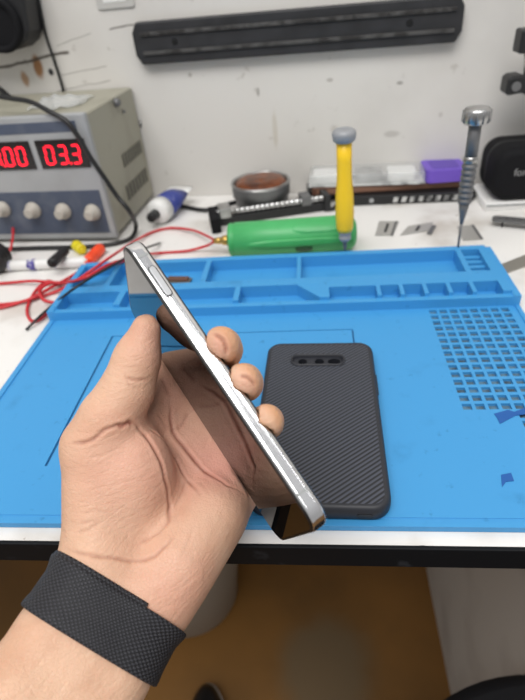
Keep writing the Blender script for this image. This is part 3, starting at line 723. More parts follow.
for n_, (x0, txt) in enumerate(((xd0, '033'), (xd0 - gap - wdis, '100'))):
    dsp = facerect(x0, x0 + wdis, zB, zA, .0016, 'display', M['display'], psu)
    zc = (zA + zB) / 2 - .0005; hd = (zA - zB) * .62
    for i, ch in enumerate(txt):
        xc = x0 + wdis * (.24 + .265 * i) ; seg_digit(dsp, xc, zc, wdis * .155, hd, ch, FY - .0017)
    xc = x0 + wdis * ((.24 + .265 * (1 if txt == '033' else 0)) + .125); MB().box((xc, FY - .0017, zc - hd / 2), (.0018, .0006, .0018)).build('decimal_point', M['digit'], dsp)
zk1 = zx(100, 190)[1]; zk0 = zx(100, 233)[1]; xk1 = zx(105, 213)[0]
kp = facerect(xl + .012, xk1, zk0, zk1, .0010, 'control_panel', M['blue_panel'], psu)
facerect(xl + .010, xr - .004, DZ + .008, zk0 - .003, .0006, 'lower_bezel', M['silver_plastic'], psu)
for u in (-1, 31, 62.5, 93):
    p = fpt(u, 212); r_ = .0092
    MB().lathe((p.x, FY - .0006, p.z), (p.x, FY - .0145, p.z), [(0, r_ * .98), (.1, r_), (.3, r_ * .95), (.36, r_ * .68), (.9, r_ * .62), (1, r_ * .5)], 24).build('knob', M['knob'], psu)
# right-hand side: two louvre blocks, screws, handle bracket
def spt(u, v): r = ray(u, v); return CAM + r * ((xr - .002 - CAM.x) / r.x)
for (quad) in (((117, 152), (136, 138), (138, 149), (119, 167)), ((123, 182), (143, 163), (143, 178), (124, 200))):
    P = [spt(*q_) for q_ in quad]; y0, y1 = min(p.y for p in P), min(max(p.y for p in P), .678); zs0, zs1 = np.mean([P[2].z, P[3].z]), np.mean([P[0].z, P[1].z])
    m = MB(); n_ = 7; dy = (y1 - y0) / n_
    for i in range(n_): m.box((xr - .0018, y0 + dy * (i + .5), (zs0 + zs1) / 2), (.0012, dy * .62, zs1 - zs0))
    m.build('vent', M['beige_dark'], psu)
for (u, v) in ((131, 124),):
    p = spt(u, v); MB().lathe((xr - .002, p.y, p.z), (xr + .0006, p.y, p.z), [(0, .0042), (.6, .0040), (1, .0028)], 16).build('screw', M['steel'], psu)
p = spt(109, 103); MB().lathe((xr - .002, p.y, p.z), (xr + .004, p.y, p.z), [(0, .0048), (.5, .0048), (1, .003)], 14).build('handle_bolt', M['steel_dark'], psu)
p = spt(116, 112); MB().lathe((xr - .002, p.y, p.z), (xr + .001, p.y, p.z), [(0, .002), (1, .0015)], 10).build('screw', M['steel_dark'], psu)
psu.rotation_euler = (0, 0, -.085)
# clear bag on the power supply
def bag():
    a = at(12, 103, zt); m = MB(); n = 10; vs = []
    for i in range(n + 1):
        for j in range(6):
            x = -.305 + .058 * i / n; y = .585 + .05 * j / 5; hgt_ = .0008 + .009 * max(0, math.sin(math.pi * i / n)) ** .7 * max(0, math.sin(math.pi * j / 5)) + .0025 * math.sin(i * 2.1 + j * 1.7)
            vs.append((x, y + .006 * math.sin(i * .8), DZ + zt - .0015 + max(.0006, hgt_)))
    vs2 = [(x, y, DZ + zt - .0014) for x, y, z in vs]; fs = [(i * 6 + j, (i + 1) * 6 + j, (i + 1) * 6 + j + 1, i * 6 + j + 1) for i in range(n) for j in range(5)]
    m.add(vs, fs, True); return m.build('plastic_bag', M['clear'])
b_ = bag(); sd = b_.modifiers.new('thickness', 'SOLIDIFY'); sd.thickness = .0004
tag(b_, 'crumpled clear plastic bag on top of the power supply', 'bag')
# cables round the supply
def cable(pts, r, name, m, label, cat='cable', seg=8):
    return tag(MB().tube(pts, r, seg).build(name, m), label, cat, 'leads tangled on the left of the bench' if m is M['red'] else None)
zr = .0026
cable([fpt(-30, 104) + Vector((0, .03, .0045)), fpt(0, 106) + Vector((0, .02, .0035)), fpt(26, 108) + Vector((0, .012, .0035)), fpt(48, 113) + Vector((0, .001, .002)), aty(66, 121, FY - .0045), aty(79, 138, FY - .006), aty(90, 157, FY - .008), aty(104, 177, FY - .008), aty(117, 196, FY - .008), aty(130, 212, FY - .010), at(136, 226, .010), at(131, 238, zr + .0004), at(112, 244, zr + .0004), at(80, 247, zr + .0004), at(40, 248, zr + .0004), at(-20, 250, zr + .0004)], .0026, 'power_cable', M['cable_black'], 'black cable looping over the front of the power supply')
cable([atw(-10, 82, .008), atw(2, 91, .012), atw(9, 97, .018)], .0035, 'cable_stub', M['cable_black'], 'short thick black cable end behind the power supply at far left')
wy = .004
cable([atw(u, v, wy) for u, v in ((34, -25), (40, 8), (46, 36), (54, 60), (62, 86), (64, 100))], .0018, 'wall_cable', M['cable_black'], 'thin black cable hanging down the wall beside the black socket')

# black socket at top left
sy = .0005
skt = thing('power_socket', atw(10, 20, sy), 'black power socket block with round recess on the wall', 'socket')
pts = [atw(u, v, sy) for u, v in ((-60, 50), (20, 48), (34, 45), (41, 38), (44, 28), (40, 2), (35, -30), (-60, -30))]
fr = (atw(0, 20, sy), WX, Z, WN); o_ = fr[0]
pp = [((p - o_).dot(WX), (p - o_).z) for p in pts]
MB().prism(pp, 0, .036, fr).build('socket_body', M['black'], skt, bevel=.004, seg=3)
cc = atw(-2, 24, sy + .036)
MB().lathe(cc + WN * .0005, cc + WN * .006, [(0, .029), (1, .028), (1, .022), (.0, .021)], 32, caps=False).build('socket_rim', M['black_matte'], skt)
MB().cyl(cc + WN * .0004, cc + WN * .0012, .021, seg=32).build('socket_well', M['black_matte'], skt)
# wall plate at the top
a = atw(97, 4); b_ = atw(135, 4)
pl = thing('wall_plate', (a + b_) / 2, 'small grey white wall plate at the very top', 'plate')
fr = ((a + b_) / 2 + Vector((0, -.0005, .022)), WX, Z, WN)
MB().prism(rrect(b_.x - a.x, .052, .003), 0, .0016, fr).build('plate_body', M['plate'], pl, bevel=.0005)
MB().prism(rrect((b_.x - a.x) * .62, .040, .002), .0016, .0020, fr).build('plate_insert', M['white'], pl)

# ------------------------------------------------------------------ magnetic tool bar
by = .0004
A0, A1, B0, B1 = atw(135, 23, by), atw(142, 63, by), atw(459, -2, by), atw(461, 37, by)
bar = thing('magnetic_bar', (A0 + B1) / 2, 'long black magnetic tool bar with two steel strips on the wall', 'tool bar')
o_ = (A0 + A1 + B0 + B1) / 4; ex = ((B0 + B1) - (A0 + A1)).normalized(); ez = WN.cross(ex).normalized()
if ez.z < 0: ez = -ez
Lb = ((B0 + B1) / 2 - (A0 + A1) / 2).length; Hb = .0425
fr = (o_, ex, ez, WN); x0, x1, h2 = -Lb / 2 - .002, Lb / 2 + .002, Hb / 2
MB().prism([(x0, -h2 + .010), (x0 + .006, -h2), (x1 - .006, -h2), (x1, -h2 + .010), (x1, h2 - .010), (x1 - .006, h2), (x0 + .006, h2), (x0, h2 - .010)], 0, .011, fr).build('bar_body', M['dark_plate'], bar, bevel=.0018)
for q_ in (.0095, -.0095):
    MB().prism([(x0 + .010, q_ - .0018), (x1 - .008, q_ - .0018), (x1 - .008, q_ + .0018), (x0 + .010, q_ + .0018)], .0108, .0134, fr).build('magnet_strip', mat('worn_magnet_strip', (84, 83, 82), .5, .3, noise=(70, (50, 48, 47), .45, .6)), bar, bevel=.0004)
for q_ in (-Lb / 2 + .047, Lb / 2 - .052):
    m = MB().lathe(F3(fr, q_, 0, .0108), F3(fr, q_, 0, .0118), [(0, .0036), (1, .003)], 14); m.build('mounting_screw', M['gasket'], bar)

# ------------------------------------------------------------------ clamp at top right
ay = .60
cl = thing('holding_clamp', aty(520, 60, ay), 'black clamp with steel rod reaching in from the top right', 'clamp')
def ybox(u0, v0, u1, v1, y0, y1, name, m, par, bevel=.002):
    a = aty(u0, v0, y0); b_ = aty(u1, v1, y0)
    return MB().box(((a.x + b_.x) / 2, (y0 + y1) / 2, (a.z + b_.z) / 2), (abs(a.x - b_.x), y1 - y0, abs(a.z - b_.z))).build(name, m, par, bevel=bevel)
ybox(523, 30, 562, 51, ay, ay + .022, 'upper_block', M['black'], cl)
pa, pb = aty(527, 51, ay + .011), aty(526, 80, ay + .011)
MB().cyl(pa, pb, .0024).build('rod', M['steel'], cl)
jw = aty(507, 86, ay); je = aty(545, 84, ay); zc = jw.z
fr = (Vector((jw.x, ay, zc)), X, Z, Y)
MB().prism([(0, -.008), (.004, -.0095), (.016, -.008), (.022, -.0105), (.060, -.0105), (.060, .007), (.030, .0075), (.020, .006), (.013, .009), (.004, .0085), (0, .006)], 0, .022, fr).build('jaw', M['black'], cl, bevel=.0018)
MB().cyl((jw.x + .009, ay - .002, zc - .001), (jw.x + .009, ay + .001, zc - .001), .0045).build('jaw_pivot', M['steel_dark'], cl)
b_ = aty(560, 40, ay + .011); MB().box((b_.x + .02, (ay + wally(.3) - .001) / 2 + .005, b_.z), (.02, wally(.3) - .001 - ay - .01, .02)).build('wall_arm', M['black'], cl, bevel=.002)
MB().box((b_.x + .005, ay + .012, b_.z), (.05, .012, .012)).build('cross_arm', M['black'], cl, bevel=.002)

# ------------------------------------------------------------------ black case and box at the right
ty = .580; tz = .0095
bx = thing('white_box', at(520, 206, 0), 'flat white box under the black zipped case', 'box')
xw = at(482, 208, 0).x
MB().box((xw + .07, ty + .034, DZ + .0046), (.14, .066, .009)).build('box_body', M['paper'], bx, bevel=.0015)
MB().box((xw + .07, ty - .0002, DZ + .0070), (.139, .001, .0016)).build('lid_edge', M['silver_plastic'], bx)
bc = thing('hard_case', (xw + .06, ty + .03, DZ + tz), 'black rounded zip case with pale lettering at right edge', 'case')
pl_ = aty(495, 172, ty + .002).x; pr_ = pl_ + .115
hh_ = aty(515, 149, ty + .004).z - DZ - tz
fr = (Vector(((pl_ + pr_) / 2, ty + .002, DZ + tz + hh_ / 2)), X, Z, Y)
prof = rrect(pr_ - pl_, hh_, .018, 8)
R3 = [[F3(fr, p[0] * (1 - i * 2 / (pr_ - pl_)), p[1] * (1 - i * 2 / hh_), z) for p in prof] for i, z in ((.007, 0), (.003, .0015), (.0008, .005), (0, .012), (0, .05), (.001, .056), (.006, .061))]
MB().loft(R3, True).build('case_shell', M['black_matte'], bc)
MB().loft([[F3(fr, p[0] * k, p[1] * k2, z) for p in prof] for k, k2, z in ((1.0, 1.0, .0295), (1.008, 1.02, .0302), (1.008, 1.02, .0328), (1.0, 1.0, .0335))], True, False, False).build('zip_seam', M['black_rubber'], bc)
# lettering cut by the picture's edge
tcu = bpy.data.curves.new('lettering', 'FONT'); tcu.body = 'for'; tcu.size = .0110; tcu.extrude = .0002
to = bpy.data.objects.new('lettering_curve', tcu); COL.objects.link(to); dgp = bpy.context.evaluated_depsgraph_get(); dgp.update()
tme = bpy.data.meshes.new_from_object(to.evaluated_get(dgp)); bpy.data.objects.remove(to)
p = aty(513.5, 176, ty + .0018); tme.transform(Matrix.Translation(Vector((p.x, ty + .0018, p.z)) - ORIGIN[bc.name]) @ Matrix.Rotation(math.pi / 2, 4, 'X'))
tme.materials.clear(); tme.materials.append(M['white_text']); to = bpy.data.objects.new('lettering', tme); COL.objects.link(to); to.parent = bc

# ------------------------------------------------------------------ stack behind the screwdrivers
a, b_ = at(352, 206, 0), at(471, 203, 0); rz = math.atan2(b_.y - a.y, b_.x - a.x) * .5
sc_ = (a + b_) / 2 + Vector((0, .023, 0)); Wd = (b_ - a).length
tr = thing('slotted_rail', sc_, 'flat black plastic tray with row of pale slots under brown notebook', 'tray')
fr = (Vector((sc_.x, sc_.y, DZ)), Matrix.Rotation(rz, 3, 'Z') @ X, Matrix.Rotation(rz, 3, 'Z') @ Y, Z)
MB().prism(rrect(Wd + .012, .042, .004), 0, .012, fr).build('tray_body', M['black'], tr, bevel=.0015)
for i in range(8):
    xs_ = -.020 + i * .0098
    MB().prism([(xs_, 0), (xs_ + .0052, 0), (xs_ + .0068, .0062), (xs_ + .0016, .0062)], -.0004, .0004, (F3(fr, 0, -.0212, .003), fr[1], Z, -fr[2])).build('slot', M['grey_insert'], tr)
MB().lathe(F3(fr, -.045, -.0208, .006), F3(fr, -.045, -.0216, .006), [(0, .003), (1, .0026)], 14).build('button', M['silver_plastic'], tr)
def slab(u0, v0, u1, v1, z0, th_, dep, name, m, lab, cat, rr=.003, tilt=0.0, bev=.0006):
    a = at(u0, v0, z0); b2 = at(u1, v1, z0); r = math.atan2(b2.y - a.y, b2.x - a.x); R_ = Matrix.Rotation(r, 3, 'Z'); c_ = (a + b2) / 2 + R_ @ Vector((0, dep / 2, 0))
    fr_ = (Vector((c_.x, c_.y, DZ + z0)), R_ @ X, R_ @ Y, Z); t = thing(name, fr_[0], lab, cat); w_ = (b2 - a).length
    MB().prism(rrect(w_, dep, rr), 0, th_, fr_).build(m[0], m[1], t, bevel=bev); return t, fr_, w_
nb, fr2, w2 = slab(312, 196, 462, 187, .0124, .0085, .044, 'notebook', ('cover', M['brown']), 'brown notebook between the black tray and the clear pack', 'notebook')
MB().prism(rrect(w2 - .006, .040, .002), .0015, .0070, (fr2[0] + fr2[1] * .002 - fr2[2] * .0026, fr2[1], fr2[2], Z)).build('pages', mat('brown_page_edges', (132, 96, 78), .6), nb)
pc, fr3, w3 = slab(426, 184, 467, 181, .0213, .0150, .042, 'purple_folder', ('folder_cover', M['purple']), 'purple wallet lying on the brown notebook beside clear pack', 'wallet', .008)
MB().prism(rrect(w3 - .016, .030, .003), .0150, .0154, fr3).build('folder_flap', mat('deep_purple_flap', (92, 66, 168), .45), pc)
cp, fr4, w4 = slab(308, 188, 426, 184, .0213, .0015, .044, 'clear_pack', ('backing_card', M['grey_insert']), 'clear plastic pack with grey insert left of the purple wallet', 'pack')
for i, q_ in enumerate((-.34, .02, .30)):
    MB().prism(rrect(w4 * .24, .030, .005), -.0024, .0075, (fr4[0] + fr4[1] * (w4 * q_) + Z * .004, fr4[1], fr4[2], Z)).build('metal_insert', M['white'] if i != 1 else M['steel'], cp, bevel=.001)
MB().loft([[F3(fr4, *p, z) for p in rrect(w4 - 2 * i, .044 - 2 * i, .004)] for i, z in ((.0008, .0016), (.0014, .0125), (.003, .0140))], True, False, True).build('blister', M['clear'], cp)
# support under the overhanging left half of the notebook
sup, _, _ = slab(308, 201, 350, 198, .0004, .0116, .040, 'black_box', ('box_body', M['black']), 'small black box under the left end of brown notebook', 'box')

# ------------------------------------------------------------------ tin of rosin
tcn = at(263, 205, 0) + Vector((0, .033, 0)); tcn.y = min(tcn.y, WALL_Y - .046)
tcn.y += .004
tin = thing('rosin_tin', tcn, 'round open tin of brown rosin by the wall', 'tin')
MB().lathe(tcn, tcn + Z * .033, [(0, .029), (.06, .032), (.5, .033), (.55, .0352), (.9, .0355), (1, .035), (1.0, .0335), (.86, .033)], 40, caps=False).build('tin_body', M['steel_dark'], tin)
MB().lathe(tcn, tcn + Z * .001, [(0, .030), (1, .030)], 40).build('tin_bottom', M['steel_dark'], tin)
MB().lathe(tcn + Z * .0312, tcn + Z * .0342, [(0, .0357), (.5, .0366), (1, .0357), (1, .0336), (.3, .0331)], 40, caps=False).build('rolled_rim', M['steel'], tin)
MB().lathe(tcn + Z * .010, tcn + Z * .0385, [(0, .032), (.7, .0327), (.88, .028), (.97, .020), (.94, .010), (.99, .004)], 36).build('rosin', M['rosin'], tin)
# ------------------------------------------------------------------ glue tube
ta = at(151, 218, .0155); tb = at(190, 184, .0155); tb = ta + (tb - ta).normalized() * .085
tb.y = min(tb.y, WALL_Y - .02)
dv = (tb - ta).normalized(); sd_ = dv.cross(Z).normalized()
tu = thing('glue_tube', (ta + tb) / 2 - Z * .0155, 'white and blue glue tube with black cap lying beside power supply', 'tube')
def tring(t, rx, rz_, dz=0): return [ta + dv * t + sd_ * (rx * math.cos(2 * math.pi * k / 24)) + Z * (rz_ * math.sin(2 * math.pi * k / 24) + dz) for k in range(24)]
MB().loft([tring(.012, .005, .005), tring(.0135, .0118, .0118), tring(.016, .0145, .0145), tring(.030, .0152, .0152)], True).build('tube_shoulder', M['white'], tu)
MB().loft([tring(.030, .0152, .0152), tring(.055, .0158, .0125, .001), tring(.070, .0165, .006, .004)], True).build('tube_label', M['blue_print'], tu)
MB().loft([tring(.070, .0165, .006, .004), tring(.079, .0172, .0014, .006), tring(.086, .0172, .0010, .007)], True).build('crimp', M['white'], tu)
MB().loft([tring(-.002, .0048, .0048), tring(0, .0055, .0055), tring(.012, .0062, .0062)], True).build('tube_cap', M['black'], tu)

# ------------------------------------------------------------------ board holder with threaded rod
ha = at(212, 232, 0); hb = at(333, 214, 0); hd = Vector((hb.x - ha.x, hb.y - ha.y, 0)); hl_ = hd.length; hd.normalize(); hn = Vector((-hd.y, hd.x, 0))
ho = thing('board_holder', Vector((ha.x, ha.y, DZ)) + hd * hl_ / 2, 'black circuit board holder with threaded steel rod behind the green tool', 'holder')
fr = (Vector((ha.x, ha.y, DZ)) + hn * .012, hd, hn, Z)
MB().prism([(0, 0), (hl_, 0), (hl_, .018), (0, .018)], 0, .011, fr).build('rail', M['black'], ho, bevel=.0012)
MB().prism([(0, -.020), (.011, -.020), (.011, .022), (0, .022)], .0005, .018, fr).build('end_arm', M['black_matte'], ho, bevel=.0012)
MB().prism([(hl_ - .008, -.004), (hl_, -.004), (hl_, .022), (hl_ - .008, .022)], .0005, .020, fr).build('end_block', M['black'], ho, bevel=.0012)
n_ = 44; MB().lathe(F3(fr, .008, .004, .0150), F3(fr, hl_ - .006, .004, .0150), [(i / n_, .0040 if i % 2 else .0030) for i in range(n_ + 1)], 14, smooth=False).build('threaded_rod', M['steel'], ho)
MB().prism([(.012, -.004), (.026, -.004), (.026, .020), (.012, .020)], .0105, .0215, fr).build('sliding_jaw', M['steel'], ho, bevel=.001)
MB().prism([(hl_ * .76, -.002), (hl_ * .76 + .012, -.002), (hl_ * .76 + .012, .018), (hl_ * .76, .018)], .0105, .0215, fr).build('clamp_block', M['steel_dark'], ho, bevel=.001)

# ------------------------------------------------------------------ green tool
GR = .0180
ga = at(229, 240, GR); gb = at(356, 232, GR); gl = (gb - ga).length
gt = thing('rotary_tool', (ga + gb) / 2 - Z * GR, 'green plastic cylindrical hand tool with red and black leads', 'tool')
ge = (gb - ga).normalized(); gn = Z.cross(ge)
def gring(t, r, dz=0.0, sy_=1.0): return [ga + ge * (gl * t) + gn * (r * sy_ * math.cos(2 * math.pi * k / 32)) + Z * (r * math.sin(2 * math.pi * k / 32) + dz) for k in range(32)]
MB().loft([gring(0, .0145), gring(.008, .0165), gring(.03, .0172), gring(.035, .0165), gring(.05, .0165), gring(.055, .0176), gring(.4, .0176), gring(.7, .0179), gring(.88, .0180), gring(.96, .0168), gring(.99, .0130), gring(1.0, .0100)], True).build('tool_body', M['green'], gt)
def gpatch(t0, t1, a0, a1, h_, name, m, cut=.25):     # raised patch on the barrel
    n1, n2 = 18, 12; m_ = MB(); vs = []
    for i in range(n1 + 1):
        for j in range(n2 + 1):
            s_ = 2 * i / n1 - 1; q_ = 2 * j / n2 - 1; edge = max(0, 1 - (abs(s_) ** 3 + abs(q_) ** 3)); 
            a_ = math.radians(a0 + (a1 - a0) * j / n2); t = t0 + (t1 - t0) * i / n1; r = .0174 + h_ * min(1, edge * 3)
            vs.append(ga + ge * (gl * t) + gn * (-r * math.cos(a_)) + Z * (r * math.sin(a_)))
    m_.add(vs, [(i * (n2 + 1) + j, (i + 1) * (n2 + 1) + j, (i + 1) * (n2 + 1) + j + 1, i * (n2 + 1) + j + 1) for i in range(n1) for j in range(n2)], True); return m_.build(name, m, gt)
gpatch(.50, .92, 28, 74, .0012, 'top_grip', M['green']); gpatch(.15, .97, -12, 14, .0014, 'side_ridge', M['green']); gpatch(.52, .66, -40, -12, .0016, 'switch_button', M['green_dark'])
MB().lathe(ga - ge * .016, ga + ge * .001, [(0, .0028), (.3, .0036), (.5, .0036), (.55, .0050), (1, .0055)], 16).build('brass_nozzle', M['brass'], gt)

# leads of the green tool, tangle on the bench
zc = .0024; g0 = ga - ge * .0155
cable([g0 + gn * .0016, at(207, 236, .012), at(192, 230, .006), at(170, 228, zc), at(150, 233, zc), at(132, 243, zc + .006), at(112, 256, .0215), at(92, 270, .0215), at(76, 281, .012), at(55, 292, zc), at(28, 300, zc), at(4, 307, zc), at(-25, 312, zc)], .0015, 'red_lead', M['red'], 'red lead arching from green tool to the left bench edge')
cable([g0 - gn * .0016, at(206, 246, .008), at(186, 251, zc), at(160, 253, zc), at(140, 256, .014), at(118, 263, .0185), at(98, 273, .0175), at(80, 280, .015), at(60, 284, zc), at(48, 281, zc), at(38, 288, zc), at(30, 300, zc), at(27, 312, zc), at(32, 321, zc), at(42, 318, zc), at(52, 308, zc)], .0015, 'red_lead', M['red'], 'red lead running low from green tool and ending in a loop')
cable([at(92, 262, .006), at(72, 276, zc), at(52, 287, zc + .003), at(34, 297, zc + .003), at(16, 303, zc), at(-20, 306, zc)], .0016, 'test_lead', M['red'], 'red test lead trailing from the orange plug')
cable([at(-20, 285, zc), at(6, 283, zc), at(34, 281, zc + .004), at(60, 283, zc + .004), at(84, 278, .0255), at(108, 265, .0255), at(130, 258, .012)], .0016, 'test_lead', M['red'], 'red test lead crossing the bench left to right onto the mat')
cable([at(26, 330, zc - .001), at(38, 318, zc + .004), at(54, 304, zc + .006), at(72, 290, .026), at(92, 277, .0295), at(112, 266, .0295), at(136, 252, .020), at(160, 243, zc)], .0012, 'black_lead', M['cable_black'], 'thin black lead running diagonally over the red leads')
cable([at(64, 283, zc + .004), at(50, 283, zc + .007), at(40, 290, zc + .007), at(44, 300, zc + .007), at(56, 303, zc + .004), at(66, 306, zc), at(72, 298, zc)], .0017, 'red_loop_lead', M['red'], 'short curl of red lead lying on top of the tangle')
cable([at(9, 212, .03), at(13, 228, .02), at(12, 243, .012), at(8, 256, zc), at(4, 266, zc)], .0015, 'thin_red_wire', M['red'], 'thin red wire hanging in front of the leftmost knob')
def plug(u0, v0, u1, v1, r, m, name, lab, z=.0):
    a = at(u0, v0, r + z); b_ = at(u1, v1, r + z); t = thing(name, (a + b_) / 2 - Z * r, lab, 'plug', 'banana plugs in front of the power supply')
    MB().lathe(a, b_, [(0, r * .7), (.05, r * .9), (.3, r), (.34, r * .86), (.4, r), (.46, r * .86), (.52, r), (.95, r), (1, r * .85)], 18).build('plug_sleeve', m, t)
    d = (b_ - a).normalized(); MB().cyl(a - d * .004, a + d * .001, r * .42).build('strain_relief', m, t); MB().lathe(b_ - d * .0005, b_ + d * .0012, [(0, r * .55), (1, r * .5)], 14).build('plug_socket', M['gasket'], t); return t
plug(87, 262, 101, 248, .0062, M['orange'], 'banana_plug', 'orange plug pointing up right in front of power supply')
plug(82, 250, 76, 245, .0062, M['yellowplug'], 'banana_plug', 'yellow plug seen end on beside the orange plug')
plug(66, 250, 51, 264, .0052, M['black'], 'banana_plug', 'black plug lying across the white tube, left of yellow plug', .0117)
# white marker with purple print
a = at(4, 266, .006); b_ = at(88, 262, .006); mk = thing('glue_syringe', (a + b_) / 2 - Z * .006, 'white tube with purple print behind the plugs', 'tube')
MB().lathe(a, b_, [(0, .004), (.02, .0056), (.3, .0058), (.95, .0058), (1, .004)], 18).build('barrel', M['white'], mk)
for k0, k1 in ((.06, .10), (.30, .40), (.62, .64)):
    MB().lathe(a + (b_ - a) * k0, a + (b_ - a) * k1, [(0, .0059), (.0, .0060), (1, .0060), (1, .0059)], 18, caps=False).build('print_band', M['purple_ink'], mk)
# black coil plug at the left edge
a = at(-6, 258, .016); rg = thing('round_plug', a - Z * .016, 'black ribbed round plug cut by the left picture edge', 'plug')
MB().lathe(a + Y * .010, a - Y * .010, [(0, .012), (.1, .0158), (.3, .0158), (.34, .0148), (.42, .0158), (.6, .0158), (.64, .0148), (.72, .0158), (.9, .0158), (1, .012)], 24).build('plug_body', M['black'], rg)
MB().lathe(a - Y * .010, a - Y * .014, [(0, .008), (1, .007)], 18).build('plug_nose', M['black_rubber'], rg)
# long cable along the wall foot
cable([at(168, 203, .003), at(186, 207, .003), at(206, 210, .003), at(224, 205, .003), at(236, 202, .003)], .0028, 'black_cable', M['cable_black'], 'black cable running from glue tube towards the rosin tin')
cable([at(296, 200, .003), at(310, 201, .003), at(330, 196, .0155) + Vector((0, -.01, -.0125)), at(340, 202, .0030), at(347, 206, .003)], .0024, 'black_cable', M['cable_black'], 'short black cable between rosin tin and stacked notebook')

# ------------------------------------------------------------------ screwdrivers standing in the mat
pb = at(345, 250, .0155); pt = aty(344, 129, pb.y)
ys_ = thing('yellow_screwdriver', pb, 'yellow handled screwdriver with grey cap standing at the mat back', 'screwdriver'); Ld = (pt - pb).length
def prt(n_, m, prof_, par, p0, p1, seg=20): return MB().lathe(p0, p1, prof_, seg).build(n_, m, par)
lp = lambda t: pb + (pt - pb) * t
prt('tip', M['steel_dark'], [(0, .0012), (.2, .0018), (.7, .0022), (1, .0034)], ys_, lp(0), lp(.10))
prt('ferrule', M['greyblue'], [(0, .0042), (.2, .0058), (.45, .0058), (.55, .0046), (.75, .0062), (1, .0062)], ys_, lp(.09), lp(.185))
prt('handle', M['yellow'], [(0, .0070), (.04, .0080), (.2, .0086), (.42, .0082), (.6, .0068), (.8, .0066), (1, .0068)], ys_, lp(.18), lp(.91), 8)
prt('cap', M['greyblue'], [(0, .0075), (.15, .0095), (.6, .0105), (.85, .0100), (1, .0075)], ys_, lp(.905), lp(1))
pb2 = at(458, 247, .0155); pt2 = aty(478, 107, pb2.y); lq = lambda t: pb2 + (pt2 - pb2) * t
ss = thing('steel_screwdriver', pb2, 'slim all-steel precision screwdriver with round cap standing at right of mat', 'screwdriver')
prt('blade', M['steel_dark'], [(0, .0009), (.3, .0012), (1, .0013)], ss, lq(0), lq(.20))
prt('nose', M['steel_dark'], [(0, .0015), (.3, .0026), (.6, .0036), (1, .0050)], ss, lq(.19), lq(.36))
kn = []
for i in range(7): kn += [(i / 7, .0050), (i / 7 + .03, .0064), (i / 7 + .10, .0064), (i / 7 + .13, .0050)]
prt('knurled_grip', M['steel_dark'], kn, ss, lq(.35), lq(.64), 12)
prt('collar', M['steel'], [(0, .0052), (.3, .0062), (.8, .0060), (1, .0045)], ss, lq(.635), lq(.69))
prt('shaft', M['steel_dark'], [(0, .0052), (1, .0052)], ss, lq(.685), lq(.905))
cap = [(0, .0068), (.06, .0098), (.3, .0108), (.8, .0108), (.95, .0096), (1, .0078)]
prt('swivel_cap', M['steel'], cap, ss, lq(.895), lq(1), 24)
m = MB(); axd = (pt2 - pb2).normalized(); e1 = axd.orthogonal().normalized(); e2 = axd.cross(e1)
for k in range(12):
    q_ = 2 * math.pi * k / 12; d = e1 * math.cos(q_) + e2 * math.sin(q_); m.cyl(lq(.91) + d * .0104, lq(.985) + d * .0104, .0009, seg=6)
m.build('cap_flutes', M['steel_dark'], ss)

# ------------------------------------------------------------------ small steel bits on the bench
BLADES = 'small steel blades on the bench'
def blade(pts, lab, slot=True, tint='steel'):
    P = [at(u, v, 0) for u, v in pts]; c_ = sum(P, Vector()) / 4; t = thing('razor_blade', (c_.x, c_.y, DZ), lab, 'blade', BLADES)
    m = MB(); m.prism([(p.x, p.y) for p in P][::-1], DZ + .0004, DZ + .0012); m.build('blade_plate', M['blade_steel'], t)
    a = (P[0] + P[3]) / 2; b2 = (P[1] + P[2]) / 2; d = (b2 - a); d.z = 0; L_ = d.length; d.normalize(); n = Vector((-d.y, d.x, 0)); cz = Vector((c_.x, c_.y, DZ))
    if slot: MB().prism(rrect(L_ * .62, .0030, .0012, 4), .0012, .0014, (cz, d, n, Z)).build('slot', M['black'], t)
    wd = (P[0] - P[3]).length; MB().prism([(-L_ / 2, -wd * .5), (L_ / 2, -wd * .5), (L_ / 2, -wd * .36), (-L_ / 2, -wd * .36)], .0011, .0016, (cz, d, n, Z)).build('spine', M['steel_dark'], t)
    return t
blade([(375, 236), (379, 222), (399, 222), (393, 236)], 'small bright steel blade next to the yellow screwdriver')
blade([(400, 236), (408, 227), (433, 223), (430, 231)], 'slim steel blade with a long slot, middle of the three')
blade([(463, 241), (457, 227), (471, 226), (483, 240)], 'small steel blade just behind the slim steel screwdriver', False)
P = [at(492, 219.5, .006), at(530, 223, .006)]; d = (P[1] - P[0]).normalized(); n = Z.cross(d)
kt = thing('steel_tool', at(510, 226, 0), 'dark perforated steel tool bar standing at the right edge', 'tool')
fr = (Vector((P[0].x, P[0].y, DZ)), d, n, Z)
holed_plate(off(rrect(.050, .0125, .005), .025, 0), [off(circ(0, 0, .0018, .0018, 10), .008 + .0062 * k, 0) for k in range(6)], .0085, .0058, fr, MB()).build('bar_plate', M['steel_dark'], kt)
MB().loft([[F3(fr, p[0] + .025, p[1], z) for p in rrect(.050, .0125, .005)] for z in (.0058, .0085)], False, True, False).build('bar_sides', M['steel_dark'], kt)
for x_ in (.011, .040): MB().cyl(F3(fr, x_, -.003, 0), F3(fr, x_, -.003, .0059), .0012).build('leg', M['black'], kt)
Q = [at(u, v, 0) for u, v in ((497, 267), (535, 252), (540, 262), (500, 276))]
tag(MB().prism([(p.x, p.y) for p in Q][::-1], DZ + .0003, DZ + .0015).build('steel_strip', M['strip']), 'flat grey steel strip beside the mat corner at right', 'strip')
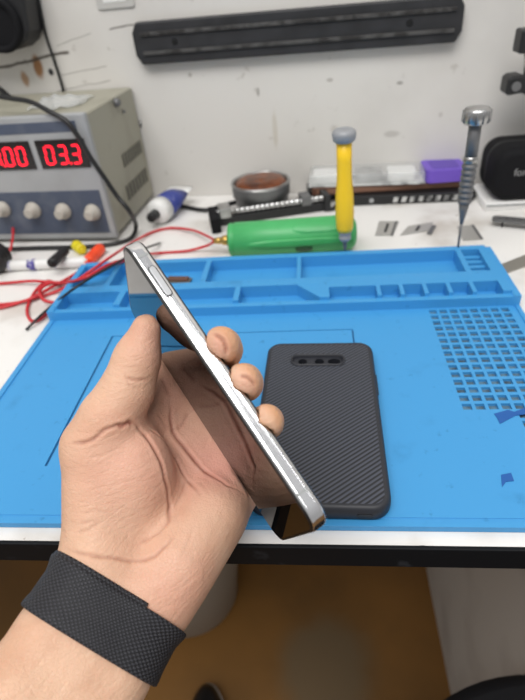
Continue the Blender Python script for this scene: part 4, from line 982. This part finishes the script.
# spudgers in the back-left tray
a, b_ = at(168, 268, .0058), at(197, 281, .0058)
sp_ = thing('spudger', (a + b_) / 2 - Z * .0015, 'brown grey metal spudger in the back tray behind the phone', 'tool')
d = (b_ - a); d.z = 0; L_ = .058; d = Vector((1, -.12, 0)).normalized(); n = Z.cross(d); fr = (Vector((-.148, .440, DZ + .0045)), d, n, Z)
MB().prism([(-L_ / 2, -.002), (-.010, -.0045), (L_ / 2, -.005), (L_ / 2, .005), (-.010, .0045), (-L_ / 2, .002)], 0, .0022, fr).build('spudger_blade', M['bronze'], sp_, bevel=.0005)
MB().prism([(.006, -.0035), (L_ / 2 - .002, -.0038), (L_ / 2 - .002, .0038), (.006, .0035)], .0021, .0044, fr).build('spudger_grip', M['brown'], sp_, bevel=.0008)

# ------------------------------------------------------------------ under the bench
def fl(u, v, z=0.0): r = ray(u, v); return CAM + r * ((z - CAM.z) / r.z)
bn = thing('waste_bin', (-.27, .50, 0), 'grey white round waste bin on the floor behind the wrist', 'bin')
bo = Vector((-.262, .535, 0)); Hb_ = .26
MB().lathe(bo, bo + Z * Hb_, [(0, .088), (.01, .092), (.9, .118), (.94, .122), (1, .122), (1, .116), (.94, .115), (.03, .089)], 48, caps=False).build('bin_body', M['bin'], bn)
MB().lathe(bo + Z * .001, bo + Z * .004, [(0, .09), (1, .09)], 40).build('bin_floor', M['bin'], bn)
def shoe(toe, w, lab, rz_=0):
    t = thing('shoe', Vector((toe.x, toe.y - .14, 0)), lab, 'shoe'); R_ = Matrix.Rotation(rz_, 3, 'Z')
    def out(k, z, sh=0): 
        pts = [];
        for i in range(40):
            q_ = 2 * math.pi * i / 40; x = math.cos(q_); y = math.sin(q_); wx = (w / 2) * (1.0 if y > 0 else .82)
            pts.append(Vector((toe.x, toe.y, 0)) + R_ @ Vector((x * wx * k, -.14 + (abs(y) ** .85) * math.copysign(1, y) * .14 * (k if y > 0 else 1) - sh, z)))
        return pts
    MB().loft([out(1.0, .001), out(1.03, .006), out(1.03, .020), out(1.0, .024)], True).build('sole', mat('pale_sole', (188, 186, 182), .6) if w < .09 else M['black_rubber'], t)
    MB().loft([out(.99, .024), out(.97, .040), out(.88, .055), out(.70, .066), out(.45, .075)], True).build('upper', M['shoe'], t)
    m = MB()
    for i in range(4): m.tube([Vector((toe.x - .018, toe.y - .10 - .016 * i, .074 + .003 * i)), Vector((toe.x, toe.y - .102 - .016 * i, .078 + .003 * i)), Vector((toe.x + .018, toe.y - .10 - .016 * i, .074 + .003 * i))], .003)
    m.build('laces', M['cable_black'], t); return t
shoe(fl(207, 683, .03), .078, 'black shoe toe with pale sole at the bottom left of floor', .15)
sc0 = Vector((.196, .050, 0)); st = thing('stool', sc0, 'rounded black stool seat at the bottom right in front of side panel', 'stool')
MB().lathe(sc0 + Z * .40, sc0 + Z * .45, [(0, .150), (0, .168), (.12, .172), (.6, .176), (.85, .174), (1, .162)], 64).build('seat', M['black_matte'], st)
MB().lathe(sc0 + Z * .03, sc0 + Z * .4005, [(0, .026), (.45, .026), (.45, .018), (.95, .018), (.95, .05), (1, .05)], 24).build('gas_column', M['black'], st)
for k in range(5):
    q_ = 2 * math.pi * k / 5 + .3; d = Vector((math.cos(q_), math.sin(q_), 0))
    lg = MB().lathe(sc0 + Z * .055, sc0 + d * .145 + Z * .036, [(0, .016), (1, .010)], 12).build('leg', M['black'], st)
    MB().lathe(sc0 + d * .145 + Z * .013 - d.cross(Z) * .009, sc0 + d * .145 + Z * .013 + d.cross(Z) * .009, [(0, .011), (.2, .0128), (.8, .0128), (1, .011)], 18).build('wheel', M['black_rubber'], lg)

# ------------------------------------------------------------------ light: ceiling lamps and room glow
def lamp(name, loc_, target, sx, sy_, power, col=(1, 1, 1)):
    l = bpy.data.lights.new(name, 'AREA'); l.shape = 'RECTANGLE'; l.size = sx; l.size_y = sy_; l.energy = power; l.color = col
    o = bpy.data.objects.new(name, l); COL.objects.link(o); o.location = loc_; o.rotation_euler = (Vector(target) - Vector(loc_)).to_track_quat('-Z', 'Y').to_euler(); return o
lamp('ceiling_lamp', (-.25, -.6, 2.5), (0, .35, .75), 1.6, .8, 36, (1, .985, .96))
lamp('tube_lamp', (.80, -.1, 2.55), (.5, 0, .75), .06, 1.5, 3.2, (1, .985, .96))
wd = bpy.data.worlds.new('room'); scn.world = wd; wd.use_nodes = True; nt = wd.node_tree; bg = nt.nodes['Background']
tcn_ = nt.nodes.new('ShaderNodeTexCoord'); sx_ = nt.nodes.new('ShaderNodeSeparateXYZ'); nt.links.new(tcn_.outputs['Generated'], sx_.inputs[0])
rp = nt.nodes.new('ShaderNodeValToRGB'); nt.links.new(sx_.outputs['Z'], rp.inputs['Fac'])
e_ = rp.color_ramp.elements; e_[0].position = 0; e_[0].color = (.46, .455, .45, 1); e_[1].position = .8; e_[1].color = (.72, .72, .72, 1)
nt.links.new(rp.outputs['Color'], bg.inputs['Color']); bg.inputs['Strength'].default_value = .86
scn.view_settings.view_transform = 'Standard'; scn.view_settings.look = 'None'; scn.view_settings.exposure = -0.1; scn.view_settings.gamma = 1; scn.view_settings.use_curve_mapping = False
